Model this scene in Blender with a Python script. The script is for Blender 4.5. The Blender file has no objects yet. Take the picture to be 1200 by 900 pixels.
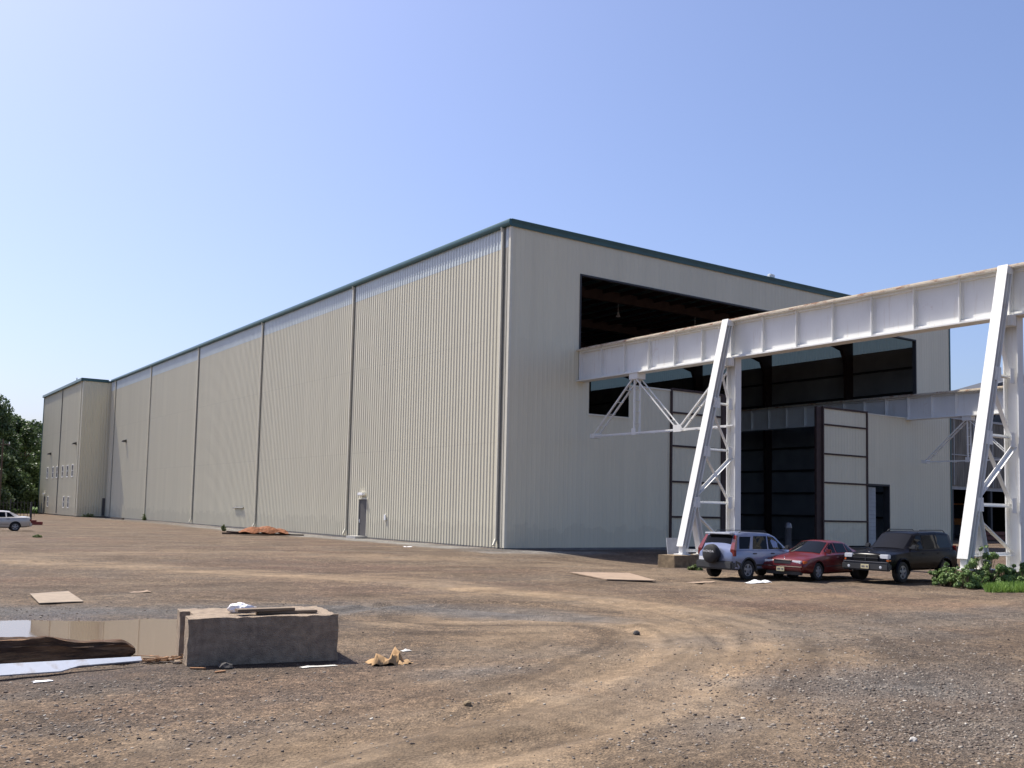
import bpy, bmesh, math, random
import numpy as np
from mathutils import Vector, Matrix
random.seed(7); rng = np.random.default_rng(11)
R = math.radians
scene = bpy.context.scene
COL = scene.collection

# ------------------------------------------------------------------ helpers
def tag(o, label=None, cat=None, group=None, kind=None):
    if label: o['label'] = label
    if cat: o['category'] = cat
    if group: o['group'] = group
    if kind: o['kind'] = kind
    return o

def empty(name, loc=(0, 0, 0), rz=0, label=None, cat=None, group=None):
    o = bpy.data.objects.new(name, None)
    o.empty_display_size = 0.2
    COL.objects.link(o); o.location = loc; o.rotation_euler = (0, 0, rz)
    return tag(o, label, cat, group)

def link(name, me, mat=None, parent=None, smooth=None):
    o = bpy.data.objects.new(name, me)
    COL.objects.link(o)
    if mat is not None:
        for m in (mat if isinstance(mat, (list, tuple)) else [mat]):
            me.materials.append(m)
    if parent is not None: o.parent = parent
    if smooth is not None:
        me.polygons.foreach_set('use_smooth', [True] * len(me.polygons))
        me.set_sharp_from_angle(angle=R(smooth))
    return o

class MB:
    """collects shapes that make ONE mesh"""
    def __init__(s): s.v = []; s.f = []
    def add(s, vs, fs):
        n = len(s.v); s.v += [tuple(p) for p in vs]; s.f += [tuple(i + n for i in f) for f in fs]; return s
    def box(s, a, b, bev=0.0):
        x0, y0, z0 = [min(p, q) for p, q in zip(a, b)]; x1, y1, z1 = [max(p, q) for p, q in zip(a, b)]
        if bev <= 0:
            return s.add([(x0,y0,z0),(x1,y0,z0),(x1,y1,z0),(x0,y1,z0),(x0,y0,z1),(x1,y0,z1),(x1,y1,z1),(x0,y1,z1)],
                         [(0,3,2,1),(4,5,6,7),(0,1,5,4),(1,2,6,5),(2,3,7,6),(3,0,4,7)])
        bm = bmesh.new(); bmesh.ops.create_cube(bm, size=1)
        for v in bm.verts:
            v.co = ((x0+x1)/2 + v.co.x*(x1-x0), (y0+y1)/2 + v.co.y*(y1-y0), (z0+z1)/2 + v.co.z*(z1-z0))
        bmesh.ops.bevel(bm, geom=bm.edges[:], offset=bev, segments=2, affect='EDGES')
        bm.verts.index_update()
        s.add([v.co[:] for v in bm.verts], [[v.index for v in f.verts] for f in bm.faces]); bm.free(); return s
    def beam(s, p, q, w, h, up=(0, 0, 1), shape='box', t=0.03):
        """bar from p to q; w across, h along 'up' side"""
        p = Vector(p); q = Vector(q); d = (q - p); L = d.length; d.normalize()
        up = Vector(up)
        if abs(d.dot(up)) > 0.98: up = Vector((0, 1, 0))
        a = d.cross(up).normalized(); b = a.cross(d).normalized()
        def rect(a0, a1, b0, b1):
            vs = []
            for c in (p, q):
                for (u, v) in ((a0, b0), (a1, b0), (a1, b1), (a0, b1)): vs.append(c + a*u + b*v)
            s.add(vs, [(0,3,2,1),(4,5,6,7),(0,1,5,4),(1,2,6,5),(2,3,7,6),(3,0,4,7)])
        if shape == 'box': rect(-w/2, w/2, -h/2, h/2)
        elif shape == 'H':      # flanges perpendicular to b
            rect(-w/2, w/2, -h/2, -h/2+t); rect(-w/2, w/2, h/2-t, h/2); rect(-t/2, t/2, -h/2+t, h/2-t)
        elif shape == 'U':
            rect(-w/2, w/2, -h/2, -h/2+t); rect(-w/2, -w/2+t, -h/2+t, h/2); rect(w/2-t, w/2, -h/2+t, h/2)
        elif shape == 'L':
            rect(-w/2, w/2, -h/2, -h/2+t); rect(-w/2, -w/2+t, -h/2+t, h/2)
        return s
    def tube(s, pts, r, n=8, cap=True):
        pts = [Vector(p) for p in pts]; rs = r if isinstance(r, (list, tuple)) else [r]*len(pts)
        base = len(s.v)
        prev = None
        for i, p in enumerate(pts):
            d = (pts[min(i+1, len(pts)-1)] - pts[max(i-1, 0)]).normalized()
            a = d.cross(Vector((0, 0, 1)) if abs(d.z) < .95 else Vector((1, 0, 0))).normalized()
            if prev is not None and a.dot(prev) < 0: a = -a
            prev = a; b = d.cross(a)
            for k in range(n):
                t = 2*math.pi*k/n
                s.v.append(tuple(p + (a*math.cos(t) + b*math.sin(t))*rs[i]))
        for i in range(len(pts)-1):
            for k in range(n):
                a0 = base+i*n+k; a1 = base+i*n+(k+1) % n
                s.f.append((a0, a1, a1+n, a0+n))
        if cap:
            s.f.append(tuple(base+k for k in range(n))[::-1]); s.f.append(tuple(base+(len(pts)-1)*n+k for k in range(n)))
        return s
    def lathe(s, prof, c, axis='z', n=20, cap=True):
        """prof list of (r, h); axis direction h"""
        base = len(s.v)
        for (r, h) in prof:
            for k in range(n):
                t = 2*math.pi*k/n; u, v = r*math.cos(t), r*math.sin(t)
                p = {'z': (u, v, h), 'y': (u, h, v), 'x': (h, u, v)}[axis]
                s.v.append((c[0]+p[0], c[1]+p[1], c[2]+p[2]))
        for i in range(len(prof)-1):
            for k in range(n):
                a0 = base+i*n+k; a1 = base+i*n+(k+1) % n
                s.f.append((a0, a1, a1+n, a0+n))
        if cap:
            s.f.append(tuple(base+k for k in range(n))[::-1]); s.f.append(tuple(base+(len(prof)-1)*n+k for k in range(n)))
        return s
    def prism(s, poly, axis, h0, h1):
        """poly 2D list extruded; axis 'y': poly=(x,z); 'x': poly=(y,z); 'z': (x,y)"""
        n = len(poly); P = {'y': lambda a, b, h: (a, h, b), 'x': lambda a, b, h: (h, a, b), 'z': lambda a, b, h: (a, b, h)}[axis]
        vs = [P(a, b, h0) for a, b in poly] + [P(a, b, h1) for a, b in poly]
        fs = [tuple(range(n))[::-1], tuple(range(n, 2*n))] + [(i, (i+1) % n, n+(i+1) % n, n+i) for i in range(n)]
        return s.add(vs, fs)
    def build(s, name, mat, parent=None, smooth=None, fix=True):
        me = bpy.data.meshes.new(name); me.from_pydata(s.v, [], s.f); me.validate()
        if fix:
            bm = bmesh.new(); bm.from_mesh(me); bmesh.ops.recalc_face_normals(bm, faces=bm.faces[:]); bm.to_mesh(me); bm.free()
        return link(name, me, mat, parent, smooth)

def np_mesh(name, V, F, mat, parent=None, smooth=None):
    """V (n,3), F (m,k) arrays"""
    V = np.asarray(V, dtype=np.float32); F = np.asarray(F, dtype=np.int32)
    me = bpy.data.meshes.new(name); k = F.shape[1]
    me.vertices.add(len(V)); me.vertices.foreach_set('co', V.ravel())
    me.loops.add(F.size); me.loops.foreach_set('vertex_index', F.ravel())
    me.polygons.add(len(F)); me.polygons.foreach_set('loop_start', np.arange(0, F.size, k, dtype=np.int32))
    me.polygons.foreach_set('loop_total', np.full(len(F), k, dtype=np.int32))
    me.update(calc_edges=True); me.validate()
    return link(name, me, mat, parent, smooth)

# ------------------------------------------------------------------ camera
F_, PPY, CH = 1150.86, 509.33, 2.3
YAW, PIT, ROL = 0.605856, 0.075866, 0.021863
fw = Vector((math.sin(YAW)*math.cos(PIT), math.cos(YAW)*math.cos(PIT), math.sin(PIT)))
r0 = Vector((math.cos(YAW), -math.sin(YAW), 0)); u0 = r0.cross(fw)
rt = r0*math.cos(ROL) + u0*math.sin(ROL); up = -r0*math.sin(ROL) + u0*math.cos(ROL)
cam = bpy.data.objects.new('camera', bpy.data.cameras.new('camera')); COL.objects.link(cam); scene.camera = cam
cam.matrix_world = Matrix(((rt.x, up.x, -fw.x, 0), (rt.y, up.y, -fw.y, 0), (rt.z, up.z, -fw.z, CH), (0, 0, 0, 1)))
cam.data.sensor_width = 36; cam.data.lens = F_*36/1200; cam.data.shift_y = (PPY-450)/1200
cam.data.clip_start = 0.1; cam.data.clip_end = 9000
def g(x, y, z=0.0):
    """ground point seen at a pixel of the 1200x900 survey picture"""
    r = rt*(x-600) + up*(PPY-y) + fw*F_
    t = (z-CH)/r.z
    return (r.x*t, r.y*t)

# ------------------------------------------------------------------ materials
def new_mat(name):
    m = bpy.data.materials.new(name); m.use_nodes = True
    nt = m.node_tree; b = nt.nodes['Principled BSDF']; return m, nt, b
def N(nt, typ, **kw):
    n = nt.nodes.new(typ)
    for k, v in kw.items():
        if k in n.inputs.keys(): n.inputs[k].default_value = v
        else: setattr(n, k, v)
    return n
def ramp(nt, stops, src):
    r = nt.nodes.new('ShaderNodeValToRGB'); e = r.color_ramp.elements
    while len(e) < len(stops): e.new(0.5)
    for i, (p, c) in enumerate(stops):
        e[i].position = p; e[i].color = c if len(c) == 4 else (*c, 1)
    nt.links.new(src, r.inputs[0]); return r
def mixc(nt, fac, a, b, mode='MIX'):
    m = nt.nodes.new('ShaderNodeMix'); m.data_type = 'RGBA'; m.blend_type = mode
    if isinstance(fac, float): m.inputs[0].default_value = fac
    else: nt.links.new(fac, m.inputs[0])
    for i, c in ((6, a), (7, b)):
        if isinstance(c, tuple): m.inputs[i].default_value = c if len(c) == 4 else (*c, 1)
        else: nt.links.new(c, m.inputs[i])
    return m.outputs[2]
def simple(name, col, rough=.6, metal=0, var=.15, scale=3.0, bump=0.0, bscale=None, coat=0, spec=.5, stretch=None, dirt=None, dirt_amt=.5, dscale=1.5):
    m, nt, b = new_mat(name)
    tc = N(nt, 'ShaderNodeTexCoord'); src = tc.outputs['Object']
    if stretch:
        mp = N(nt, 'ShaderNodeMapping'); mp.inputs['Scale'].default_value = stretch; nt.links.new(src, mp.inputs[0]); src = mp.outputs[0]
    n = N(nt, 'ShaderNodeTexNoise', Scale=scale, Detail=6.0); nt.links.new(src, n.inputs['Vector'])
    lo = tuple(c*(1-var) for c in col); hi = tuple(min(1, c*(1+var)) for c in col)
    c = ramp(nt, [(.3, lo), (.7, hi)], n.outputs[0]).outputs[0]
    if dirt:
        n2 = N(nt, 'ShaderNodeTexNoise', Scale=dscale, Detail=8.0, Roughness=.7); nt.links.new(src, n2.inputs['Vector'])
        f = ramp(nt, [(.5, (0, 0, 0)), (.68, (dirt_amt,)*3)], n2.outputs[0]).outputs[0]
        c = mixc(nt, f, c, dirt)
    nt.links.new(c, b.inputs['Base Color'])
    b.inputs['Roughness'].default_value = rough; b.inputs['Metallic'].default_value = metal
    b.inputs['Coat Weight'].default_value = coat; b.inputs['Coat Roughness'].default_value = .04
    b.inputs['Specular IOR Level'].default_value = spec
    if bump:
        n3 = N(nt, 'ShaderNodeTexNoise', Scale=bscale or scale*4, Detail=8.0, Roughness=.65); nt.links.new(src, n3.inputs['Vector'])
        bp = N(nt, 'ShaderNodeBump', Strength=bump, Distance=.05); nt.links.new(n3.outputs[0], bp.inputs['Height']); nt.links.new(bp.outputs[0], b.inputs['Normal'])
    return m

def cladding_mat(name, col, axis):
    m, nt, b = new_mat(name)
    ge = N(nt, 'ShaderNodeNewGeometry'); pos = ge.outputs['Position']
    # long soft vertical streaks of dust
    mp = N(nt, 'ShaderNodeMapping'); mp.inputs['Scale'].default_value = (1.2, 1.2, .05); nt.links.new(pos, mp.inputs[0])
    n = N(nt, 'ShaderNodeTexNoise', Scale=1.0, Detail=5.0, Roughness=.6); nt.links.new(mp.outputs[0], n.inputs['Vector'])
    c = ramp(nt, [(.3, tuple(v*.96 for v in col)), (.7, tuple(v*1.03 for v in col))], n.outputs[0]).outputs[0]
    # panel laps: faint tone step per sheet
    sp = N(nt, 'ShaderNodeSeparateXYZ'); nt.links.new(pos, sp.inputs[0])
    di = N(nt, 'ShaderNodeMath', operation='DIVIDE'); nt.links.new(sp.outputs[axis], di.inputs[0]); di.inputs[1].default_value = .915
    dz = N(nt, 'ShaderNodeMath', operation='DIVIDE'); nt.links.new(sp.outputs[2], dz.inputs[0]); dz.inputs[1].default_value = 6.1
    fl = N(nt, 'ShaderNodeMath', operation='FLOOR'); nt.links.new(di.outputs[0], fl.inputs[0])
    fz = N(nt, 'ShaderNodeMath', operation='FLOOR'); nt.links.new(dz.outputs[0], fz.inputs[0])
    cb = N(nt, 'ShaderNodeCombineXYZ'); nt.links.new(fl.outputs[0], cb.inputs[0]); nt.links.new(fz.outputs[0], cb.inputs[1])
    wn = N(nt, 'ShaderNodeTexWhiteNoise'); nt.links.new(cb.outputs[0], wn.inputs['Vector'])
    t = ramp(nt, [(0, (.965, .965, .965)), (1, (1.0, 1.0, 1.0))], wn.outputs[0]).outputs[0]
    c = mixc(nt, 1.0, c, t, 'MULTIPLY')
    # splash dirt close to the ground
    n2 = N(nt, 'ShaderNodeTexNoise', Scale=1.3, Detail=6.0); nt.links.new(pos, n2.inputs['Vector'])
    ad = N(nt, 'ShaderNodeMath', operation='MULTIPLY_ADD'); nt.links.new(n2.outputs[0], ad.inputs[0]); ad.inputs[1].default_value = -2.4; nt.links.new(sp.outputs[2], ad.inputs[2])
    dr = ramp(nt, [(0, (.12,)*3), (.2, (0, 0, 0))], ad.outputs[0]).outputs[0]
    c = mixc(nt, dr, c, (.20, .165, .13))
    # sheet laps with their fastener row
    lapv = .90 if axis == 1 else 1.0
    lz = N(nt, 'ShaderNodeMath', operation='FRACT'); nt.links.new(dz.outputs[0], lz.inputs[0])
    lr = ramp(nt, [(0, (lapv, lapv, lapv)), (.006, (lapv, lapv, lapv)), (.009, (1, 1, 1))], lz.outputs[0]).outputs[0]
    c = mixc(nt, 1.0, c, lr, 'MULTIPLY')
    nt.links.new(c, b.inputs['Base Color']); b.inputs['Roughness'].default_value = .5
    n3 = N(nt, 'ShaderNodeTexNoise', Scale=.8, Detail=2.0); nt.links.new(pos, n3.inputs['Vector'])
    bp = N(nt, 'ShaderNodeBump', Strength=.25, Distance=.05); nt.links.new(n3.outputs[0], bp.inputs['Height']); nt.links.new(bp.outputs[0], b.inputs['Normal'])
    return m

WALLC = (.65, .605, .46)
M = {}
M['clad_x'] = cladding_mat('beige_cladding_side', WALLC, 1)
M['clad_y'] = cladding_mat('beige_cladding_front', WALLC, 0)
M['trim'] = simple('beige_trim', (.64, .605, .49), .45, var=.05)
M['teal'] = simple('dark_teal_trim', (.028, .085, .09), .35, var=.12, scale=.8)
M['spout_and_shadow'] = simple('downspout_and_painted_shadow', (.16, .16, .145), .5, var=.1)  # dark annex downspout, and the painted shadow strips beside the others
M['plinth'] = simple('grey_concrete_plinth', (.16, .155, .15), .9, var=.25, scale=2, bump=.3)
M['inner'] = simple('bare_metal_liner', (.25, .26, .26), .6, var=.2, scale=.5)
M['primer'] = simple('red_oxide_primer_steel', (.045, .024, .02), .7, var=.25, scale=2)
M['darksteel'] = simple('dark_grey_steel', (.03, .03, .032), .6, var=.2)
M['rust'] = simple('rust_orange', (.20, .068, .022), .9, var=.4, scale=5, bump=.4)
M['black'] = simple('black_rubber', (.014, .014, .015), .75, var=.2)
M['glass'] = simple('dark_window_glass', (.012, .016, .02), .04, var=.1, spec=.8)
M['white'] = simple('white_plastic', (.75, .75, .75), .4, var=.05)
M['concrete'] = simple('weathered_concrete', (.36, .275, .195), .95, var=.25, scale=9, bump=1.0, bscale=45, dirt=(.13, .10, .08), dirt_amt=.55, dscale=3.4)
M['concrete_pier'] = simple('stained_concrete', (.20, .145, .085), .95, var=.3, scale=4, bump=.5, dirt=(.10, .07, .045), dirt_amt=.7)
M['wood'] = simple('weathered_board', (.17, .125, .085), .85, var=.3, scale=6, bump=.4, stretch=(.3, 3, 3))
M['ply'] = simple('plywood_sheet', (.26, .185, .125), .85, var=.2, scale=3, bump=.2)
M['cardboard'] = simple('brown_cardboard', (.34, .21, .10), .9, var=.2, scale=4, bump=.2)
M['bag'] = simple('white_bag_plastic', (.8, .78, .8), .4, var=.06, scale=8, bump=.5, bscale=14)
M['bark'] = simple('bark', (.09, .065, .045), .95, var=.3, scale=8, bump=.5)

def white_paint(name, base=(.76, .755, .72), rustc=(.30, .14, .06), amt=.4, lo=.62, hi=.74):
    m, nt, b = new_mat(name)
    tc = N(nt, 'ShaderNodeNewGeometry').outputs['Position']
    n = N(nt, 'ShaderNodeTexNoise', Scale=1.1, Detail=9.0, Roughness=.72); nt.links.new(tc, n.inputs['Vector'])
    f = ramp(nt, [(lo, (0, 0, 0)), (hi, (amt,)*3)], n.outputs[0]).outputs[0]
    n1 = N(nt, 'ShaderNodeTexNoise', Scale=.6, Detail=4.0); nt.links.new(tc, n1.inputs['Vector'])
    c0 = ramp(nt, [(.3, tuple(v*.88 for v in base)), (.7, base)], n1.outputs[0]).outputs[0]
    mp = N(nt, 'ShaderNodeMapping'); mp.inputs['Scale'].default_value = (6, 6, .5); nt.links.new(tc, mp.inputs[0])
    n2 = N(nt, 'ShaderNodeTexNoise', Scale=1.2, Detail=5.0, Roughness=.6); nt.links.new(mp.outputs[0], n2.inputs['Vector'])
    f2 = ramp(nt, [(.56, (0, 0, 0)), (.74, (.4,)*3)], n2.outputs[0]).outputs[0]
    c1 = mixc(nt, f2, c0, (.45, .36, .26))
    nt.links.new(mixc(nt, f, c1, rustc), b.inputs['Base Color'])
    b.inputs['Roughness'].default_value = .5
    n3 = N(nt, 'ShaderNodeTexNoise', Scale=5.0, Detail=4.0); nt.links.new(tc, n3.inputs['Vector'])
    bp = N(nt, 'ShaderNodeBump', Strength=.15, Distance=.03); nt.links.new(n3.outputs[0], bp.inputs['Height']); nt.links.new(bp.outputs[0], b.inputs['Normal'])
    return m
M['wpaint'] = white_paint('chalky_white_steel_paint')
M['railrust'] = white_paint('rust_stained_steel', (.60, .52, .40), (.28, .12, .055), .9, .50, .60)

# translucent fibreglass
def fibreglass():
    m, nt, b = new_mat('translucent_fibreglass'); nt.nodes.remove(b)
    out = nt.nodes['Material Output']
    tr = N(nt, 'ShaderNodeBsdfTranslucent'); tr.inputs[0].default_value = (.30, .37, .32, 1)
    di = N(nt, 'ShaderNodeBsdfDiffuse'); di.inputs[0].default_value = (.35, .40, .36, 1)
    mx = N(nt, 'ShaderNodeMixShader'); mx.inputs[0].default_value = .3
    nt.links.new(tr.outputs[0], mx.inputs[1]); nt.links.new(di.outputs[0], mx.inputs[2]); nt.links.new(mx.outputs[0], out.inputs[0])
    return m
M['fibre'] = fibreglass()

def foliage(name, c0, c1, trans=.25):
    m, nt, b = new_mat(name)
    ge = N(nt, 'ShaderNodeNewGeometry')
    n = N(nt, 'ShaderNodeTexNoise', Scale=.9, Detail=4.0); nt.links.new(ge.outputs['Position'], n.inputs['Vector'])
    mx = N(nt, 'ShaderNodeMath', operation='ADD'); nt.links.new(n.outputs[0], mx.inputs[0])
    ml = N(nt, 'ShaderNodeMath', operation='MULTIPLY_ADD'); nt.links.new(ge.outputs['Random Per Island'], ml.inputs[0]); ml.inputs[1].default_value = .5; ml.inputs[2].default_value = -.25
    nt.links.new(ml.outputs[0], mx.inputs[1])
    c = ramp(nt, [(.25, c0), (.75, c1)], mx.outputs[0]).outputs[0]
    nt.links.new(c, b.inputs['Base Color']); b.inputs['Roughness'].default_value = .55
    out = nt.nodes['Material Output']
    tr = N(nt, 'ShaderNodeBsdfTranslucent'); nt.links.new(c, tr.inputs[0])
    ms = N(nt, 'ShaderNodeMixShader'); ms.inputs[0].default_value = trans
    nt.links.new(b.outputs[0], ms.inputs[1]); nt.links.new(tr.outputs[0], ms.inputs[2]); nt.links.new(ms.outputs[0], out.inputs[0])
    return m
M['leaf_dark'] = foliage('tree_foliage', (.042, .075, .030), (.09, .135, .052))
M['leaf_mid'] = foliage('tree_foliage_light', (.05, .085, .03), (.105, .155, .055))
M['leaf_bush'] = foliage('bush_foliage', (.07, .14, .035), (.22, .31, .10))
M['grass'] = foliage('grass_blades', (.10, .19, .03), (.22, .34, .07), .35)
M['weed'] = foliage('weed_foliage', (.10, .15, .05), (.22, .26, .10), .3)

# ------------------------------------------------------------------ numpy noise
def vnoise(x, y, seed):
    r = np.random.default_rng(seed).random((256, 256))
    xi = np.floor(x).astype(int); yi = np.floor(y).astype(int); fx = x-xi; fy = y-yi
    fx = fx*fx*(3-2*fx); fy = fy*fy*(3-2*fy)
    a = r[xi % 256, yi % 256]; b = r[(xi+1) % 256, yi % 256]; c = r[xi % 256, (yi+1) % 256]; d = r[(xi+1) % 256, (yi+1) % 256]
    return (a*(1-fx)+b*fx)*(1-fy) + (c*(1-fx)+d*fx)*fy
def fbm(x, y, sc, octv, seed, pers=.5):
    v = 0; a = 1; t = 0
    for o in range(octv):
        v = v + a*vnoise(x*sc*2**o+17.3*o, y*sc*2**o-9.1*o, seed+o); t += a; a *= pers
    return v/t - .5
def dist_poly(x, y, pts):
    d = np.full(x.shape, 1e9)
    for (ax, ay), (bx, by) in zip(pts[:-1], pts[1:]):
        vx, vy = bx-ax, by-ay; L2 = vx*vx+vy*vy
        t = np.clip(((x-ax)*vx+(y-ay)*vy)/L2, 0, 1)
        d = np.minimum(d, np.hypot(x-ax-t*vx, y-ay-t*vy))
    return d
def smooth_poly(pts, n=8):
    out = []
    P = [pts[0]]+list(pts)+[pts[-1]]
    for i in range(1, len(P)-2):
        p0, p1, p2, p3 = [np.array(q) for q in P[i-1:i+3]]
        for k in range(n):
            t = k/n
            out.append(tuple(.5*((2*p1)+(-p0+p2)*t+(2*p0-5*p1+4*p2-p3)*t*t+(-p0+3*p1-3*p2+p3)*t**3)))
    out.append(tuple(pts[-1])); return out

TRACKS = [smooth_poly([g(*p) for p in L]) for L in (
    [(60, 1010), (300, 930), (470, 878), (600, 850), (713, 815), (790, 782), (815, 758), (790, 738), (720, 726), (640, 722), (540, 722)],
    [(250, 965), (470, 905), (640, 868), (760, 825), (850, 785), (872, 755), (840, 728), (740, 706), (600, 692), (430, 678), (230, 668), (20, 658)],
    [(-60, 655), (200, 647), (420, 652), (700, 664), (1000, 700), (1300, 715)],
    [(430, 845), (520, 800), (600, 765), (640, 738), (560, 722)],
    [(640, 900), (760, 868), (860, 850)])]
RUTS = [smooth_poly([g(*p) for p in L]) for L in (
    [(150, 955), (430, 868), (600, 828), (700, 790), (765, 762), (755, 742), (690, 728), (600, 722)],
    [(300, 960), (560, 888), (720, 840), (825, 792), (850, 758), (822, 728), (740, 708), (600, 694), (400, 680)],
    [(230, 700), (400, 706), (520, 710), (640, 718), (740, 730)],
    [(300, 740), (420, 712), (520, 704), (640, 706)],
    [(-40, 652), (200, 645), (430, 649), (700, 662), (1250, 705)],
    [(-40, 662), (200, 654), (430, 658), (700, 672), (1250, 722)])]
PUD = smooth_poly([g(*p) for p in ((-260, 735), (-100, 726), (60, 723), (150, 723), (215, 722), (262, 730), (262, 745), (232, 760), (190, 764), (120, 768), (40, 775), (-100, 785), (-260, 790), (-260, 735))], 5)
def inside(x, y, poly):
    c = np.zeros(x.shape, bool); j = len(poly)-1
    for i in range(len(poly)):
        xi, yi = poly[i]; xj, yj = poly[j]
        k = ((yi > y) != (yj > y)) & (x < (xj-xi)*(y-yi)/(yj-yi+1e-12)+xi)
        c ^= k; j = i
    return c
def pud_sd(x, y):
    d = dist_poly(x, y, PUD); return np.where(inside(x, y, PUD), -d, d)

def height(x, y):
    x = np.asarray(x, float); y = np.asarray(y, float)
    r = np.hypot(x, y)
    near = 1/(1+(r/60)**2)
    h = fbm(x, y, .06, 4, 3)*.22*np.clip(r/30, 0, 1) + fbm(x, y, .5, 4, 9)*.07
    h += fbm(x, y, 3.1, 3, 21)*.022*near
    for i, p in enumerate(RUTS):
        d = dist_poly(x, y, p); h += (-.035*np.exp(-(d/.26)**2) + .020*np.exp(-((d-.46)/.18)**2))*(.6+1.6*(fbm(x, y, .5, 3, 70)+.3))
    h += -.34*np.exp(-(((x-35)/5.5)**2+((y-36.0)/5.5)**2)**1.5)
    # low ground fades to building and cars at z=0
    sd = pud_sd(x, y) + fbm(x, y, .9, 5, 31)*1.3
    k = np.clip(1-(sd+.2)/.9, 0, 1); k = k*k*(3-2*k)
    h = h*(1-.75*k) - .085*k
    # quiet under the building and level with the floor inside
    b = (x > 31.6) & (x < 75.8) & (y > 46.2) & (y < 175)
    return np.where(b, -.05, h)

# ------------------------------------------------------------------ ground
def axis_lines(segs):
    out = [segs[0][0]]
    for a, b, st in segs:
        n = max(1, int(round((b-a)/st))); out += list(np.linspace(a, b, n+1)[1:])
    return np.array(out)
gx = axis_lines([(-3500, -400, 500), (-400, -60, 40), (-60, -10, 3), (-10, 0, .5), (0, 18, .06), (18, 36, .13), (36, 60, .5), (60, 140, 3), (140, 400, 40), (400, 4000, 500)])
gy = axis_lines([(-500, -40, 60), (-40, 0, 5), (0, 5, .5), (5, 19, .06), (19, 34, .12), (34, 60, .4), (60, 150, 1.2), (150, 260, 8), (260, 4500, 300)])
X, Y = np.meshgrid(gx, gy, indexing='ij'); Z = height(X, Y)
nx, ny = X.shape
V = np.stack([X, Y, Z], -1).reshape(-1, 3)
idx = np.arange(nx*ny).reshape(nx, ny)
Fq = np.stack([idx[:-1, :-1], idx[1:, :-1], idx[1:, 1:], idx[:-1, 1:]], -1).reshape(-1, 4)

def zone(x, y, blobs):
    v = np.zeros(x.shape)
    for (px, py, rx, ry, a) in blobs:
        cx, cy = g(px, py); v = np.maximum(v, a*np.exp(-(((x-cx)/rx)**2+((y-cy)/ry)**2)))
    return v
def masks(x, y):
    tr = np.zeros(x.shape)
    for i, p in enumerate(TRACKS):
        w = (1.9, 1.7, 2.4, 1.2, 1.2)[i]
        tr = np.maximum(tr, (.95, .85, .5, .6, .7)[i]*np.exp(-(dist_poly(x, y, p)/w)**2))
    ru = np.zeros(x.shape)
    for p in RUTS: ru = np.maximum(ru, np.exp(-(dist_poly(x, y, p)/.2)**2))
    tr = np.clip(np.maximum(tr, ru*.8) + fbm(x, y, .8, 5, 40)*1.1, 0, 1)
    gr = zone(x, y, [(1060, 800, 2.6, 1.6, 1), (1180, 850, 2.0, 1.4, .8), (930, 800, 1.2, .9, .7), (840, 850, .8, .5, .5), (120, 805, 1.4, .6, .75), (100, 850, 1.0, .5, .5), (570, 785, 1.1, .5, .8), (330, 850, 1.2, .5, .5), (980, 740, 5, 2, .5), (1150, 720, 5, 2, .6)])
    wall = np.exp(-((x-30.0)/1.7)**2)*(y > 44)*(y < 140) + np.exp(-((y-44.0)/1.5)**2)*(x > 30)*(x < 60)
    bandp = [g(-150, 716), g(60, 714), g(300, 713), g(480, 710), g(680, 722)]
    band = np.exp(-(dist_poly(x, y, bandp)/1.1)**2)
    gr = np.clip(np.maximum(np.maximum(gr, wall*.95), band) + fbm(x, y, .7, 5, 50)*.8, 0, 1)
    sd = pud_sd(x, y)
    wet = np.clip(1.15-(sd+.1)/1.9+fbm(x, y, .8, 4, 61)*1.2, 0, 1)*np.clip(.9+fbm(x, y, 1.0, 4, 60)*1.2, 0, 1)
    bx, by = g(320, 778); wet = np.maximum(wet, .9*np.exp(-(((x-bx)/1.6)**2+((y-by)/.5)**2)))
    wet = np.maximum(wet, .6*band*np.clip(.8+fbm(x, y, .5, 4, 66)*2, 0, 1))
    wr = [g(700, 720), g(560, 706), g(430, 702), g(330, 712)]
    wet = np.maximum(wet, .4*np.exp(-(dist_poly(x, y, wr)/.5)**2))
    pale = np.clip(np.exp(-((x-29.6)/1.5)**4)*(y > 47)*(y < 112)*np.clip((112-y)/30, 0, 1) + .8*np.exp(-((y-43.5)/1.4)**2)*(x > 28)*(x < 37), 0, 1)
    pale = np.clip(pale*(.85+fbm(x, y, .7, 4, 81)*2.2), 0, 1)
    d0 = np.minimum(dist_poly(x, y, TRACKS[0]), dist_poly(x, y, TRACKS[1])+.37)
    sk = .5+(fbm(d0+fbm(x, y, .25, 3, 83)*.5, x*.07+y*.05, 2.6, 4, 85, .65))*np.exp(-(d0/3.2)**2)*1.6
    return tr, gr, wet, pale, np.clip(sk, 0, 1)
tr, gr, wet, pale_, streak = masks(X, Y)

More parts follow.
